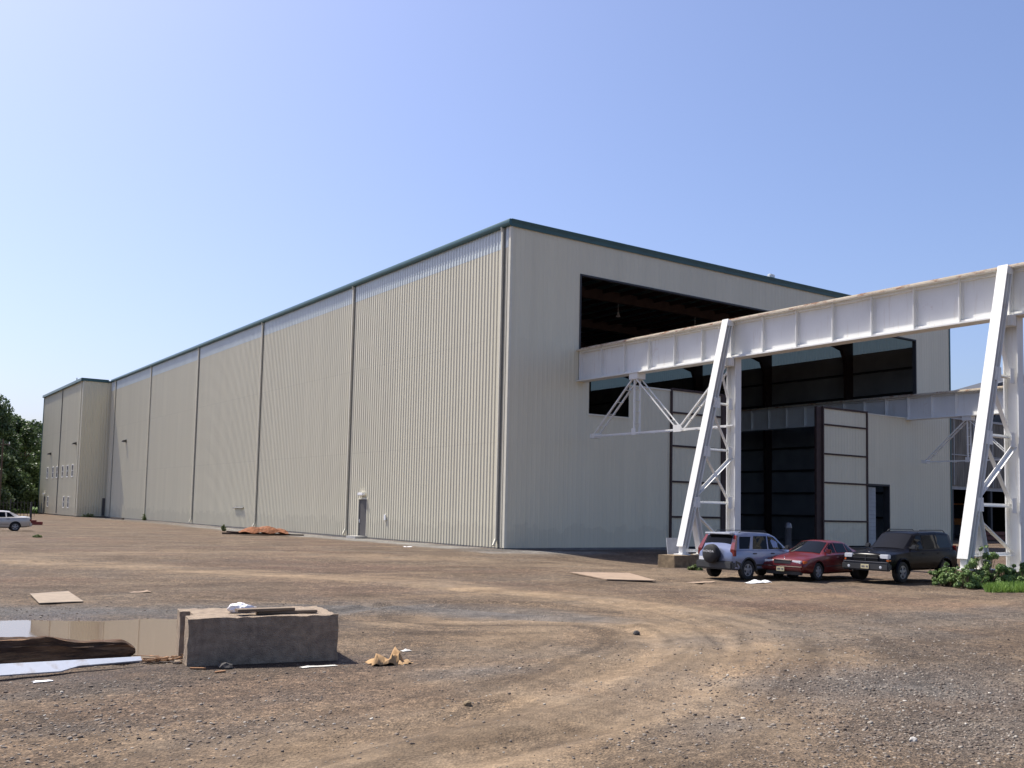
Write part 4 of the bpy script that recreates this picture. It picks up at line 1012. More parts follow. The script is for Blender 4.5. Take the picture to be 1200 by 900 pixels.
# ------------------------------------------------------------------ concrete block and what lies on and round it
def rough_box_poly(name, poly, z0, z1, mat, jit, label, cat, cuts=.045):
    bm = bmesh.new(); vs = [bm.verts.new((a, b_, z0)) for a, b_ in poly]; f = bm.faces.new(vs)
    r_ = bmesh.ops.extrude_face_region(bm, geom=[f]); 
    for v in [e for e in r_['geom'] if isinstance(e, bmesh.types.BMVert)]: v.co.z = z1
    bmesh.ops.recalc_face_normals(bm, faces=bm.faces[:])
    bmesh.ops.triangulate(bm, faces=bm.faces[:])
    for _ in range(6):
        es = [e for e in bm.edges if e.calc_length() > cuts*1.6]
        if not es: break
        bmesh.ops.subdivide_edges(bm, edges=es, cuts=1); bmesh.ops.triangulate(bm, faces=bm.faces[:])
    for v in bm.verts:
        p = v.co*9; k = Vector((vnoise(np.array([p.x+p.z]), np.array([p.y+3]), 5)[0]-.5, vnoise(np.array([p.x]), np.array([p.z+p.y]), 6)[0]-.5, vnoise(np.array([p.y-p.x]), np.array([p.z]), 7)[0]-.5))
        sharp = len([1 for e in v.link_edges if e.calc_face_angle(0) > .5]) >= 2
        v.co += k*jit*(2.2 if sharp else 1)
    me = bpy.data.meshes.new(name); bm.to_mesh(me); bm.free()
    return tag(link(name, me, mat, None, 30), label, cat)
# length 2.06, depth .95, keyway in the left end
blk = rough_box_poly('concrete_block', [(0, 0), (2.16, 0), (2.16, 1.35), (0, 1.35), (0, .98), (.13, .90), (.13, .48), (0, .40)], -.15, .69, M['concrete'], .012, 'big grey concrete block with a notched end, standing by the puddle', 'block')
blk.location = (4.29, 14.10, -.03); blk.rotation_euler = (0, 0, R(-9.5))
def onblk(x, y, z): 
    return blk.matrix_basis @ Vector((x, y, z)) if False else (Matrix.Translation(blk.location) @ Matrix.Rotation(R(-9.5), 4, 'Z') @ Vector((x, y, z)))
for (x, y, L, W, rz, z, lab) in ((1.45, .36, .90, .22, 2, .70, 'brown weathered board lying on the concrete block, lower of two'), (1.12, .30, .86, .19, 6, .742, 'shorter brown board stacked slantwise on another board on the concrete block')):
    o = MB().box((-L/2, -W/2, 0), (L/2, W/2, .042), .006).build('wooden_board', M['wood']); o.location = onblk(x, y, z); o.rotation_euler = (0, 0, R(-9.5+rz)); tag(o, lab, 'board')
# knotted white bag
bm = bmesh.new(); bmesh.ops.create_icosphere(bm, subdivisions=4, radius=1)
for v in bm.verts:
    p = v.co.copy(); n_ = vnoise(np.array([p.x*3+7]), np.array([p.y*3+p.z*2+5]), 77)[0]-.5; n2 = vnoise(np.array([p.x*8]), np.array([p.z*8+p.y*6]), 78)[0]-.5
    s_ = 1+n_*.35+n2*.18; t_ = max(0, p.x-.55)
    v.co = Vector((p.x*.17*s_+t_*.16, p.y*.11*s_*(1-1.3*t_), max(-.06, p.z*.085*s_*(1-1.2*t_))+t_*.03))
me = bpy.data.meshes.new('plastic_bag'); bm.to_mesh(me); bm.free()
o = link('plastic_bag', me, M['bag'], None, 50); o.location = onblk(.80, .62, .75); o.rotation_euler = (0, 0, R(-12)); tag(o, 'white knotted plastic bag lying on the concrete block', 'bag')

# crumpled sheets
def crumple(name, w, d, h, n, mat, seed, label, cat, fold=1.0):
    xs = np.linspace(-w/2, w/2, n); ys = np.linspace(-d/2, d/2, max(4, int(n*d/w))); Xc, Yc = np.meshgrid(xs, ys, indexing='ij')
    rr = np.random.default_rng(seed)
    Zc = np.abs(fbm(Xc+seed, Yc, 3.2/w*.9, 3, seed))*h*4 + fbm(Xc, Yc, 9/w, 2, seed+9)*h*.6
    edge = np.minimum(1, np.minimum(w/2-abs(Xc), d/2-abs(Yc))/(.18*w)+.15+.5*fbm(Xc, Yc, 5/w, 2, seed+3))
    Zc = np.maximum(Zc*edge, 0)+.01
    Xc = Xc+fbm(Xc, Yc, 4/w, 2, seed+5)*w*.3; Yc = Yc+fbm(Xc, Yc, 4/w, 2, seed+6)*d*.4
    a, b_ = Xc.shape; V = np.stack([Xc, Yc, Zc], -1).reshape(-1, 3); i_ = np.arange(a*b_).reshape(a, b_)
    F = np.stack([i_[:-1, :-1], i_[1:, :-1], i_[1:, 1:], i_[:-1, 1:]], -1).reshape(-1, 4)
    n0 = len(V); V2 = V.copy(); V2[:, 2] -= .006
    o = np_mesh(name, np.vstack([V, V2]), np.vstack([F, F[:, ::-1]+n0]), mat)
    return tag(o, label, cat)
def put(o, px, py, rz=0, dz=0):
    x, y = g(px, py); o.location = (x, y, H0(x, y)+dz); o.rotation_euler = (0, 0, R(rz)); return o
put(crumple('cardboard_piece', .50, .40, .20, 14, M['cardboard'], 5, 'crumpled brown cardboard lying in the dirt right of the concrete block', 'cardboard'), 452, 776, -15)
put(crumple('cardboard_piece', .26, .16, .07, 8, M['cardboard'], 14, 'small crumpled brown flap beside the larger cardboard', 'cardboard'), 474, 776, 20)
pale = simple('pale_plastic_scrap', (.55, .53, .48), .6, var=.1)
put(crumple('plastic_scrap', .55, .10, .03, 12, pale, 8, 'long pale scrap lying in front of the block right of centre', 'scrap'), 372, 780, -4)
put(crumple('plastic_scrap', .16, .10, .03, 6, pale, 21, 'small pale scrap on bare dirt above the brown cardboard', 'scrap'), 476, 762, 0)
put(crumple('paper_scrap', .22, .10, .03, 6, M['white'], 23, 'white paper scrap below the end of the painted board', 'scrap'), 50, 797, 0)
put(crumple('plastic_scrap', 1.2, .35, .07, 14, M['ply'], 31, 'light brown sheet crumpled on the ground left of the silver car', 'sheet'), 822, 681, 4)
put(crumple('plastic_sheet', 1.2, .4, .10, 16, M['white'], 33, 'white plastic sheet crumpled on the ground between silver and red car', 'sheet'), 890, 681, 2)
put(crumple('paper_scrap', .5, .2, .06, 8, M['white'], 41, 'white scrap lying near the long wall right of the service door', 'scrap'), 478, 642, 0)
put(crumple('paper_scrap', .5, .2, .05, 8, M['ply'], 44, 'brownish scrap lying on dirt behind the puddle', 'scrap'), 165, 694, 0)
o = MB().lathe([(.032, -.06), (.034, -.055), (.034, .055), (.030, .06)], (0, 0, .034), 'x', 16).build('drink_can', simple('pale_blue_can', (.45, .55, .68), .35, metal=.2), None, 30)
put(o, 375, 771, -8); tag(o, 'pale blue can lying in the shade at the foot of the block', 'can')
def rock(px, py, r_, label, seed, mat=None):
    bm = bmesh.new(); bmesh.ops.create_icosphere(bm, subdivisions=2, radius=r_)
    rr = random.Random(seed)
    for v in bm.verts: v.co = Vector((v.co.x*1.3, v.co.y, v.co.z*.75))*(1+rr.uniform(-.18, .18))
    me = bpy.data.meshes.new('rock'); bm.to_mesh(me); bm.free()
    o = link('rock', me, mat or M['concrete']); put(o, px, py, seed*37, r_*.3); tag(o, label, 'rock', 'larger rocks in the yard'); return o
darkrock = simple('dark_rock', (.05, .045, .042), .9, var=.3, scale=12)
rock(264, 783, .085, 'dark rock leaning at the foot of the block near its left end', 3, darkrock)
rock(208, 777, .05, 'grey rock at the corner of the concrete block beside the splintered wood', 4)
rock(1070, 866, .04, 'pale flat rock alone in the gravel at lower right', 5, simple('pale_rock', (.36, .34, .31), .9))
rock(746, 740, .07, 'dark rock in the middle of the tan wheel track', 6, darkrock)
rock(270, 771, .05, 'small dark rock behind another at the foot of the block', 9, darkrock)
rock(548, 827, .05, 'brown rock on the near side of the wheel track', 11, M['concrete_pier'])

# rotten timber and painted board
def timber():
    n = 150; k = 30; vs = []; fs = []
    for i in range(n):
        t = i/(n-1); x = -3.0+3.0*t
        st_ = min(1, max(0, (t-.60)/.14)); taper = 1.0-.28*st_*st_*(3-2*st_)-(.45*((t-.94)/.06)**1.5 if t > .94 else 0)
        for j in range(k):
            a = 2*math.pi*j/k; cy_ = math.copysign(abs(math.cos(a))**.6, math.cos(a)); cz_ = math.copysign(abs(math.sin(a))**.6, math.sin(a))
            nn = fbm(np.array([x*.8+j*.54]), np.array([j*1.0]), 1.3, 3, 91)[0]; n3 = fbm(np.array([x*6]), np.array([j*2.9]), 1.0, 2, 95)[0]
            n3 = n3*.35 + fbm(np.array([x*1.1]), np.array([j*3.7]), 1.0, 2, 97)[0]*.55
            rr = 1+nn*.55+n3*.45
            z = .19+cz_*.23*rr*taper
            if cz_ > 0: z -= max(0, .18*math.sin(max(0, (t-.45))*2.6))*.15
            vs.append((x, cy_*.20*rr*(.6+.4*taper), max(z, -.05)))
    for i in range(n-1):
        for j in range(k):
            a = i*k+j; b_ = i*k+(j+1) % k; fs.append((a, b_, b_+k, a+k))
    fs.append(tuple(range(k))); fs.append(tuple(range((n-1)*k, n*k)))
    mb = MB(); mb.add(vs, fs); return mb
M['rotten'] = simple('rotten_brown_wood', (.085, .045, .024), .95, var=.65, scale=4, bump=.9, bscale=16, stretch=(.5, 4, 4), dirt=(.34, .19, .09), dirt_amt=.9, dscale=2.2)
o = timber().build('rotten_timber', M['rotten'], None, 50); x, y = g(160, 774); o.location = (x-.02, y+.12, -.04); o.rotation_euler = (0, 0, R(-3)); tag(o, 'thick dark rotten timber beam lying at the edge of the puddle', 'timber')
bw_ = simple('white_painted_board', (.40, .43, .49), .5, var=.15, scale=3, dirt=(.20, .16, .13), dirt_amt=.8, dscale=3)
o = MB().prism([(-3.4, -.25), (-1.1, -.22), (-.85, -.13), (0, -.09), (0, .0), (-3.4, .0)], 'z', 0, .02).build('painted_board', bw_); x, y = g(166, 780); o.location = (x, y+.10, .10); o.rotation_euler = (R(30), R(1.2), R(4)); tag(o, 'long white painted board lying in front of the rotten timber', 'board')
mb = MB()
for i in range(60):
    x = random.uniform(-.5, .75); y = random.gauss(0, .10)+.05*x; L = random.uniform(.06, .34); a = random.gauss(0, .5); z = random.uniform(.01, .07)
    d = Vector((math.cos(a), math.sin(a), random.uniform(-.12, .12)))*L/2; c_ = Vector((x, y, z+.01))
    mb.beam(c_-d, c_+d, random.uniform(.008, .03), random.uniform(.005, .015))
o = mb.build('splintered_wood', simple('splinter_wood', (.24, .135, .07), .9, var=.5, scale=10)); put(o, 180, 775, -6, .0)
tag(o, 'heap of orange brown wood splinters between the timber and the block', 'splinters', kind='stuff')
for px, py, L, rz, lab in ((232, 784, .22, -30, 'short orange stick just left of the block corner'), (258, 788, .16, 15, 'short orange stick in front of the block corner')):
    o = MB().box((-L/2, -.02, 0), (L/2, .02, .02), .004).build('wood_stick', simple('orange_wood', (.36, .19, .09), .85)); put(o, px, py, rz, .005); tag(o, lab, 'stick')
# slab and plywood
def flat_poly(name, pix, th, mat, label, cat, dz=.01):
    P = [g(*p) for p in pix]; cx = sum(p[0] for p in P)/len(P); cy = sum(p[1] for p in P)/len(P)
    zz = max(H0(*p) for p in P+[(cx, cy)])
    mb = MB(); mb.prism([(a-cx, b_-cy) for a, b_ in P], 'z', 0, th); o = mb.build(name, mat); o.location = (cx, cy, zz+dz-.01); return tag(o, label, cat)
flat_poly('concrete_slab', [(35, 696), (80, 693), (98, 705), (46, 707)], .018, simple('tan_slab', (.25, .195, .14), .9, var=.2, scale=2, dirt=(.1, .08, .06)), 'flat tan concrete slab set in the dirt behind the puddle', 'slab')
flat_poly('plywood_sheet', [(668, 671), (711, 679.5), (769, 681), (737, 672)], .035, M['ply'], 'brown plywood sheet lying flat on the dirt left of the pier', 'plywood', .015)

# rusty scrap by the wall
root = empty('scrap_pile', (26.3, 69.6, 0), R(-18), 'rust orange bent steel plate heap lying beside the long wall', 'scrap heap')
bm = bmesh.new(); bmesh.ops.create_grid(bm, x_segments=16, y_segments=6, size=1)
for v in bm.verts:
    u, w_ = v.co.x, v.co.y; v.co = Vector((u*1.75, w_*.9*(1-.35*abs(u)), .22+.42*(1-u*u)**.7*(1-w_*w_)+.07*math.sin(u*9+w_*4)))
me = bpy.data.meshes.new('bent_plate'); bm.to_mesh(me); bm.free(); o = link('bent_plate', me, M['rust'], root); o.modifiers.new('s', 'SOLIDIFY').thickness = .04
mb = MB(); mb.beam((-2.9, .1, .12), (1.9, -.3, .10), .16, .12); mb.beam((-2.6, -.4, .25), (0, .1, .12), .12, .09); mb.beam((.4, .2, .08), (2.9, -.1, .06), .12, .1); mb.build('steel_bar', simple('dark_rusty_bar', (.05, .03, .025), .9), root)
mb = MB(); mb.beam((0, -2.4, .1), (0, 2.4, .1), .25, .18); o = mb.build('dark_beam', simple('dark_timber', (.05, .035, .03), .9)); o.location = (29.6, 128.3, 0); o.rotation_euler = (0, 0, R(4)); tag(o, 'long dark beam lying at the foot of the wall near the annex corner', 'beam')

# ------------------------------------------------------------------ leaves
def leaf_cloud(centers, radii, n, size, flat=.35, shell=.55):
    """n quads spread through ellipsoid clumps"""
    C_ = np.array(centers, float); Rr = np.array(radii, float)
    if Rr.ndim == 1: Rr = np.repeat(Rr[:, None], 3, 1)*np.array([1, 1, .8])
    vol = np.prod(Rr, 1)**.75; pick = rng.choice(len(C_), n, p=vol/vol.sum())
    d = rng.normal(size=(n, 3)); d /= np.linalg.norm(d, axis=1)[:, None]
    rad = shell+(1-shell)*rng.random(n)**.6; rad = rad*np.where(rng.random(n) < .12, 1.12, 1)
    P = C_[pick]+d*rad[:, None]*Rr[pick]
    nrm = d*.6+rng.normal(size=(n, 3))*.7+np.array([0, 0, flat]); nrm /= np.linalg.norm(nrm, axis=1)[:, None]
    a = np.cross(nrm, rng.normal(size=(n, 3))); a /= np.linalg.norm(a, axis=1)[:, None]; b_ = np.cross(nrm, a)
    s = size*rng.uniform(.6, 1.4, n)[:, None]
    V = np.stack([P-a*s, P-b_*s*.55, P+a*s, P+b_*s*.55], 1).reshape(-1, 3)
    return V, np.arange(4*n).reshape(n, 4)
def tree(x, y, h, r_, mat, label, seed, group='trees beyond the annex', nleaf=15000, size=.24):
    rr = random.Random(seed)
    root = empty('tree', (x, y, 0), 0, label, 'tree', group)
    mb = MB(); mb.tube([(0, 0, -.3), (.1, 0, h*.25), (.0, .15, h*.5), (.1, .1, h*.85)], [.34, .27, .19, .05], 9)
    cs = []; rs = []
    for i in range(34):
        t = rr.random()**.8; z = h*(.14+.80*t); wr = r_*(1-.72*max(0, t-.25)**1.25)*rr.uniform(.35, .95)
        a = rr.uniform(0, 6.28); c = (wr*math.cos(a), wr*math.sin(a), z); cs.append(c); q = r_*rr.uniform(.30, .46)*(1.1-.4*t); rs.append(q)
        if i < 12: mb.tube([(0, 0, z*.75), (c[0]*.5, c[1]*.5, z*.9), c], [.11, .07, .03], 5)
    cs.append((0, 0, h-.12*h)); rs.append(r_*.30)
    mb.build('trunk', M['bark'], root, 40)
    V, F = leaf_cloud(cs, rs, nleaf, size); np_mesh('crown', V, F, mat, root)
TL = [('broad dark green tree at the left edge of the view, tallest', 16.0, 176, 21.5, 6.0, 'leaf_dark'),
      ('dark green tree with a ragged top, second from the left edge', 20.8, 181, 19.5, 5.0, 'leaf_dark'),
      ('rounded mid green tree standing closest to the annex corner', 27.3, 186, 15.4, 4.8, 'leaf_mid'),
      ('small light green tree low in front of the taller dark trees', 22.6, 172, 8.5, 3.6, 'leaf_mid'),
      ('dark green tree between the ragged tree and the rounded tree', 24.2, 188, 17.0, 4.2, 'leaf_dark'),
      ('dark green tree outside the left edge behind the white sedan', 8.5, 170, 18.0, 6.0, 'leaf_dark'),
      ('mid green low tree beside the annex end wall', 29.5, 196, 12.0, 4.5, 'leaf_mid'),
      ('low dark shrub like tree behind the iron fence', 18.0, 166, 7.0, 4.0, 'leaf_dark'),
      ('dark green tree behind the utility pole, filling the middle of the group', 17.5, 190, 18.5, 5.5, 'leaf_dark'),
      ('low mid green tree between fence and annex, reaching the ground', 27.0, 178, 7.5, 3.6, 'leaf_mid')]
for i, (lab, x, y, h, r_, mt) in enumerate(TL): tree(x, y, h*1.06, r_*1.06, M[mt], lab, 100+i)
# distant wood, a low belt that closes the horizon left of the building
cs = [(rng.uniform(-260, 40), 240+rng.uniform(-8, 60), rng.uniform(2, 9)) for _ in range(130)]; rs = [rng.uniform(4, 7) for _ in cs]
V, F = leaf_cloud(cs, rs, 26000, .8); tag(np_mesh('distant_wood', V, F, M['leaf_dark']), 'distant belt of dark green woodland on the left horizon', 'wood', kind='stuff')
cs = [(rng.uniform(110, 330), 150+rng.uniform(-8, 60), rng.uniform(2, 8)) for _ in range(110)]; rs = [rng.uniform(4, 7) for _ in cs]
V, F = leaf_cloud(cs, rs, 20000, .8); tag(np_mesh('distant_wood', V, F, M['leaf_dark']), 'distant belt of dark green woodland behind the old shed', 'wood', kind='stuff')

def bush(x, y, r_, h, label, seed, mat='leaf_bush', n=9000, size=.036, name='bush', cat='bush', group='bushes at the foot of the right trestle'):
    rr = random.Random(seed); z0 = H0(x, y)
    root = empty(name, (x, y, z0), 0, label, cat, group)
    cs = []; rs = []; mb = MB()
    for i in range(48):
        a = rr.uniform(0, 6.28); q = r_*rr.uniform(0, 1.0); t = rr.random(); c = (q*math.cos(a), q*math.sin(a), h*(.12+.80*t)*(1-.45*q/r_)); cs.append(c); rs.append(max(r_, h*.5)*rr.uniform(.09, .22)*(1.15-.5*t))
        mb.tube([(c[0]*.2, c[1]*.2, -.05), (c[0]*.7, c[1]*.7, c[2]*.6), c], [.012, .009, .005], 5)
    mb.build('stem', M['bark'], root)
    V, F = leaf_cloud(cs, rs, n, size, .5, .05); V[:, 2] = np.maximum(V[:, 2], .01); np_mesh('foliage', V, F, M[mat], root)
def gb(px, py): return g(px, py)
for i, (px, py, r_, h, lab) in enumerate((
    (1110, 685, .62, 1.0, 'leafy bush at the left end of the clump, just behind the black SUV'),
    (1134, 688, .62, .8, 'low dark leafy bush below the foot of the white raking leg'),
    (1155, 686, .85, 1.65, 'tallest light green bush in the clump, between raking leg and post'),
    (1178, 687, .65, 1.05, 'medium bush in the clump right of the tallest one'),
    (1200, 686, .65, 1.15, 'bush at the foot of the right hand upright post'))):
    x, y = gb(px, py); bush(x, y, r_, h, lab, 50+i)
def blades(name, cx, cy, rx, ry, n, h, mat, label, cat='grass'):
    a = rng.uniform(0, 6.28, n); q = np.sqrt(rng.random(n)); x = cx+rx*q*np.cos(a); y = cy+ry*q*np.sin(a); z = height(x, y)
    hh = h*rng.uniform(.4, 1.2, n); ang = rng.uniform(0, 6.28, n); w = .008+.006*rng.random(n)+h*.01; lean = rng.normal(size=(n, 2))*h*.35
    dx, dy = np.cos(ang)*w, np.sin(ang)*w
    V = np.stack([np.stack([x-dx, y-dy, z-.01], -1), np.stack([x+dx, y+dy, z-.01], -1), np.stack([x+lean[:, 0]+dx*.2, y+lean[:, 1]+dy*.2, z+hh], -1), np.stack([x+lean[:, 0]-dx*.2, y+lean[:, 1]-dy*.2, z+hh], -1)], 1).reshape(-1, 3)
    return tag(np_mesh(name, V, np.arange(4*n).reshape(n, 4), mat), label, cat, kind='stuff')
x, y = g(1186, 691); blades('grass', x+.3, y, 1.7, .55, 3600, .26, M['grass'], 'bright green grass growing in front of the bush clump')
x, y = g(30, 601); blades('grass', x, y+8, 14, 12, 9000, .6, M['grass'], 'rough bright grass beyond the iron fence at far left')
for i, (px, py, r_, h, lab) in enumerate(((262, 622, .22, .6, 'green weed at the left end of the rusty scrap heap'), (169, 610, .30, 1.0, 'tall pale weed growing against the long wall below a downspout'), (138, 607, .7, .9, 'wide pale weed growing at the wall by the annex corner'),
    (103, 606, .8, .7, 'dark low weed at the foot of the annex end face'), (80, 604, .6, 1.0, 'yellowish weed under the annex windows'), (44, 630, .25, .18, 'low weed in the dirt right of the white sedan'), (815, 667, .3, .25, 'small weed at the side of the stained pier'))):
    x, y = gb(px, py); bush(x, y, r_, h, lab, 80+i, 'weed', 900, .06, 'weed', 'weed', 'weeds along the walls')

# ------------------------------------------------------------------ iron fence, pole and cable at far left
root = empty('iron_fence', (14, 140, 0), 0, 'black iron picket fence beyond the white sedan, in front of the trees', 'fence')
mb = MB()
for z in (.35, 1.75): mb.beam((-8, 0, z), (8.6, 3.5, z), .06, .05)
mb.build('rail', M['darksteel'], root)
for k in range(40):
    t = k/39; x = -8+16.6*t; y = 3.5*t; big = k % 8 == 0
    mb = MB(); wv = .07 if big else .028; mb.box((x-wv, y-wv, 0), (x+wv, y+wv, 2.2 if big else 2.0)); mb.build('post' if big else 'picket', M['darksteel'], root)
o = MB().box((-.09, -.09, -.1), (.09, .09, 2.0), .01).build('gate_post', M['darksteel']); x, y = g(35.5, 613); o.location = (x, y, 0); tag(o, 'single thick black post behind the tail of the white sedan', 'post')
mb = MB(); mb.box((-.8, -.2, 0), (.8, .2, .28), .03); mb.box((-.3, -.25, .28), (.3, .25, .42), .03); o = mb.build('red_trailer_hitch', simple('dull_red_paint', (.18, .03, .025), .6)); x, y = g(38, 615); o.location = (x, y, .0); tag(o, 'low red machine part lying on the ground behind the white sedan', 'machine part')
root = empty('utility_pole', (19.2, 150, 0), 0, 'slim utility pole with crossarm and cable in front of the dark trees', 'pole')
MB().tube([(0, 0, -.5), (0, 0, 10.4)], [.15, .10], 10).build('pole', M['bark'], root, 40)
mb = MB(); mb.box((-.9, -.06, 9.55), (.9, .06, 9.70)); mb.build('crossarm', M['bark'], root)
for dx in (-.8, 0, .8): MB().lathe([(.05, 9.7), (.09, 9.8), (.04, 10.0), (.02, 10.02)], (dx, 0, 0), 'z', 10).build('insulator', M['white'], root)
MB().tube([(-40, 0, 10.5)]+[(-20+20*t, 0, 9.95-.5*(1-(2*t-1)**2)+.5*(1-t)) for t in (0, .25, .5, .75, 1)]+[(14*t, 60*t, 9.95-.3*(1-(2*t-1)**2)) for t in (.25, .5, .75, 1)], .03, 5).build('cable', M['greytrim'], root)

# ------------------------------------------------------------------ old shed on the right
SX, SY = 100.2, 60.0
root = empty('old_shed', (SX, SY, 0), 0, 'old steel framed shed with streaked cladding above a dark open front, right of the warehouse', 'building')
def sb(mb, name, mat, parent=None): return mb.build(name, mat, parent or root)
oldclad = simple('streaked_old_cladding', (.20, .18, .145), .8, var=.4, scale=1.2, stretch=(2.5, 2.5, .25), dirt=(.10, .075, .055), dirt_amt=.7, dscale=.8)
W_ = 46
mb = MB(); clad(mb, 'y', 0, -1, -16, W_, 5.9, 13.2, .05); mb.build('upper_wall', oldclad, root, None, fix=False)
mb = MB(); mb.box((-16, .1, 5.5), (W_, .4, 5.9)); mb.box((-16, -.12, 9.2), (W_, .1, 9.32)); mb.box((-16, -.14, 13.1), (W_, .3, 13.35)); sb(mb, 'wall_rail', simple('pale_steel', (.36, .35, .33), .6))
for k in range(17):
    x = -15.9+k*3.85; mb = MB(); mb.box((x-.07, -.16, 5.9), (x+.07, -.02, 13.1)); sb(mb, 'mullion', simple('pale_steel', (.36, .35, .33), .6) if k == 0 else bpy.data.materials['pale_steel'])
    if k % 2 == 0: mb = MB(); mb.box((x-.18, .1, -.4), (x+.18, .5, 5.5)); sb(mb, 'column', M['darksteel'])
mb = MB(); mb.prism([(-17, 11.6), (15, 19.5), (47, 11.6), (47, 11.3), (15, 19.2), (-17, 11.3)], 'y', -.5, 3); sb(mb, 'roof', simple('grey_roof_sheet', (.05, .055, .065), .7, var=.3, scale=.4))
mb = MB()
for k in range(-4, 12):
    x = k*3.85; zt = 19.1-abs(x-15)*.247; zt2 = 19.1-abs(x+3.85-15)*.259
    if zt > 13.4: mb.beam((x, .2, 13.3), (x, .2, zt), .16, .16); mb.beam((x, .2, 13.3), (x+3.85, .2, max(13.4, zt2)), .14, .14)
sb(mb, 'gable_truss', M['darksteel'])
mb = MB(); mb.box((-16, 1.2, 13.3), (W_, 1.35, 13.6)); mb.prism([(-8.5, 13.3), (15, 19.15), (38.5, 13.3)], 'y', 1.3, 1.4); sb(mb, 'gable_sheet', simple('dull_grey_sheet', (.09, .095, .10), .8, var=.4, scale=.6))
mb = MB(); mb.box((-16, .5, 12.7), (W_, 59, 12.9)); sb(mb, 'added_shade_roof', M['darksteel'])  # flat cover added to keep the shed interior dark, unseen from below
mb = MB(); mb.box((-16, 30, -.5), (W_, 30.2, 12.6)); mb.box((-16.2, .4, -.5), (-16, 59, 12.5)); mb.box((W_, .4, -.5), (W_+.2, 59, 12.5)); sb(mb, 'inner_wall', M['darksteel'])
mb = MB(); mb.box((-16, .5, -.6), (W_, 30, -.02)); sb(mb, 'floor_slab', M['plinth'])
# things kept in the shed front
def loader(x, y, s, label):
    r_ = empty('wheel_loader', (x, y, 0), R(200), label, 'loader'); yel = simple('orange_machine_paint', (.34, .13, .03), .6, var=.2)
    mb = MB(); mb.box((-2.2*s, -.9*s, .7*s), (.4*s, .9*s, 1.9*s), .1); mb.box((.4*s, -.6*s, .6*s), (1.6*s, .6*s, 1.4*s), .1); mb.build('body', yel, r_)
    mb = MB(); mb.box((-.6*s, -.7*s, 1.9*s), (.5*s, .7*s, 3.2*s), .08); cb_ = mb.build('cab', M['glass'], r_); mb = MB(); mb.box((-.75*s, -.8*s, 3.2*s), (.65*s, .8*s, 3.35*s), .05); mb.build('cab_roof', yel, cb_)
    for sg in (1, -1):
        for wx in (-1.4, 1.2): MB().lathe([(.2*s, sg*.7*s), (.72*s, sg*.7*s), (.75*s, sg*.8*s), (.75*s, sg*1.1*s), (.35*s, sg*1.15*s)], (wx*s, 0, .75*s), 'y', 20).build('wheel', M['black'], r_, 30)
        MB().beam((.8*s, sg*.5*s, 1.4*s), (2.8*s, sg*.5*s, .6*s), .18*s, .25*s).build('lift_arm', yel, r_)
    mb = MB(); mb.prism([(2.6*s, .2*s), (3.8*s, .15*s), (3.7*s, .25*s), (2.9*s, .4*s), (2.8*s, 1.3*s), (2.6*s, 1.3*s)], 'y', -1.2*s, 1.2*s); mb.build('bucket', M['darksteel'], r_)
loader(112.3, 66.5, 1.25, 'orange machine standing just inside the dark open front of the old shed')
mb = MB(); mb.box((-1.0, -.8, 0), (1.0, .8, 1.5), .06); mb.box((-1.05, -.85, 1.5), (1.05, .85, 1.62), .02); mb.box((-.9, -.83, .3), (.9, -.8, 1.2))
o = mb.build('blue_crate', simple('blue_painted_steel', (.06, .13, .26), .6)); o.location = (112.0, 72.5, 3.0); tag(o, 'blue crate on a rack inside the old shed', 'crate')
mb = MB(); mb.box((-1.3, -1, 2.85), (1.3, 1, 3.0))
for a in (-1.2, 1.2):
    for b_ in (-.9, .9): mb.box((a-.06, b_-.06, 0), (a+.06, b_+.06, 2.85))
o = mb.build('storage_rack', M['darksteel']); o.location = (112.0, 72.5, -.02); tag(o, 'steel rack holding the blue crate inside the old shed', 'rack')
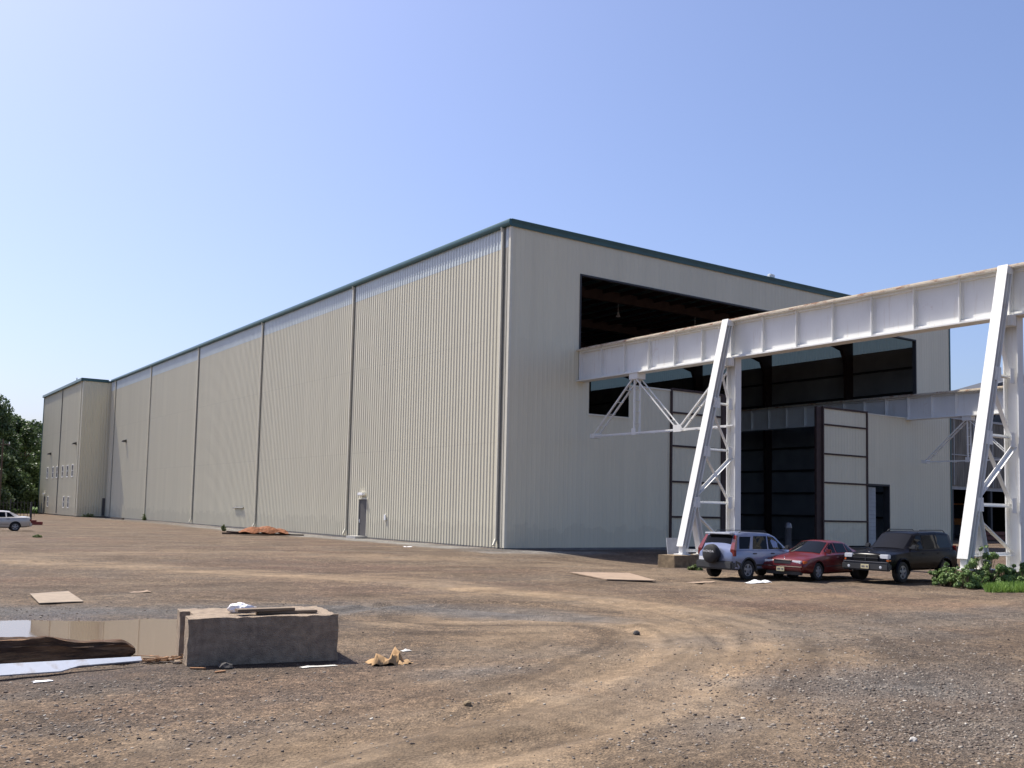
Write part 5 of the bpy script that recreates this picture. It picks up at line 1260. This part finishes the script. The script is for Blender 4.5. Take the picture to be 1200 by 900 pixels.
mb = MB(); mb.box((-3.5, -.5, .1), (3.5, .5, .5), .05); mb.box((-3.5, -.45, .6), (3.0, .45, 1.0), .05); o = mb.build('steel_beam_stack', simple('red_primer_beams', (.16, .055, .035), .8)); o.location = (104.5, 58.5, 0); tag(o, 'low stack of red primed beams in front of the old shed opening', 'beams')
# bollard in the doorway
mb = MB(); mb.lathe([(.22, -.2), (.22, 1.45), (.26, 1.5), (.26, 1.6), (.20, 1.85), (.05, 1.95)], (0, 0, 0), 'z', 20); o = mb.build('bollard', simple('dull_grey_steel', (.14, .14, .15), .3, metal=.4), None, 40); o.location = (53.8, 44.4, -.1); tag(o, 'grey domed bollard standing in front of the open doorway', 'bollard')

# ------------------------------------------------------------------ light
AZ, EL = 21.5, 57.0
sd_ = Vector((-math.sin(R(AZ))*math.cos(R(EL)), math.cos(R(AZ))*math.cos(R(EL)), math.sin(R(EL))))
L = bpy.data.lights.new('sun', 'SUN'); L.energy = 5.0; L.angle = R(.53); L.color = (1.0, .95, .86)
so = bpy.data.objects.new('sun', L); COL.objects.link(so); so.rotation_euler = sd_.to_track_quat('Z', 'Y').to_euler(); so.location = (0, 0, 60)
wd = bpy.data.worlds.new('World'); scene.world = wd; wd.use_nodes = True; nt = wd.node_tree
bg = nt.nodes['Background']; sky = nt.nodes.new('ShaderNodeTexSky'); sky.sky_type = 'NISHITA'; sky.sun_disc = False
sky.sun_elevation = R(EL); sky.sun_rotation = R(-AZ); sky.air_density = 1.0; sky.dust_density = 2.4; sky.ozone_density = 5.0; sky.altitude = 20
tint = nt.nodes.new('ShaderNodeMix'); tint.data_type = 'RGBA'; tint.blend_type = 'MULTIPLY'; tint.inputs[0].default_value = 1; tint.inputs[7].default_value = (1.04, .975, 1.06, 1)
nt.links.new(sky.outputs[0], tint.inputs[6]); nt.links.new(tint.outputs[2], bg.inputs[0]); bg.inputs[1].default_value = .111
scene.view_settings.view_transform = 'Standard'; scene.view_settings.look = 'None'; scene.view_settings.gamma = 1; scene.view_settings.exposure = .66
scene.render.engine = 'CYCLES'; scene.render.resolution_x = 1024; scene.render.resolution_y = 768
scene.cycles.max_bounces = 6
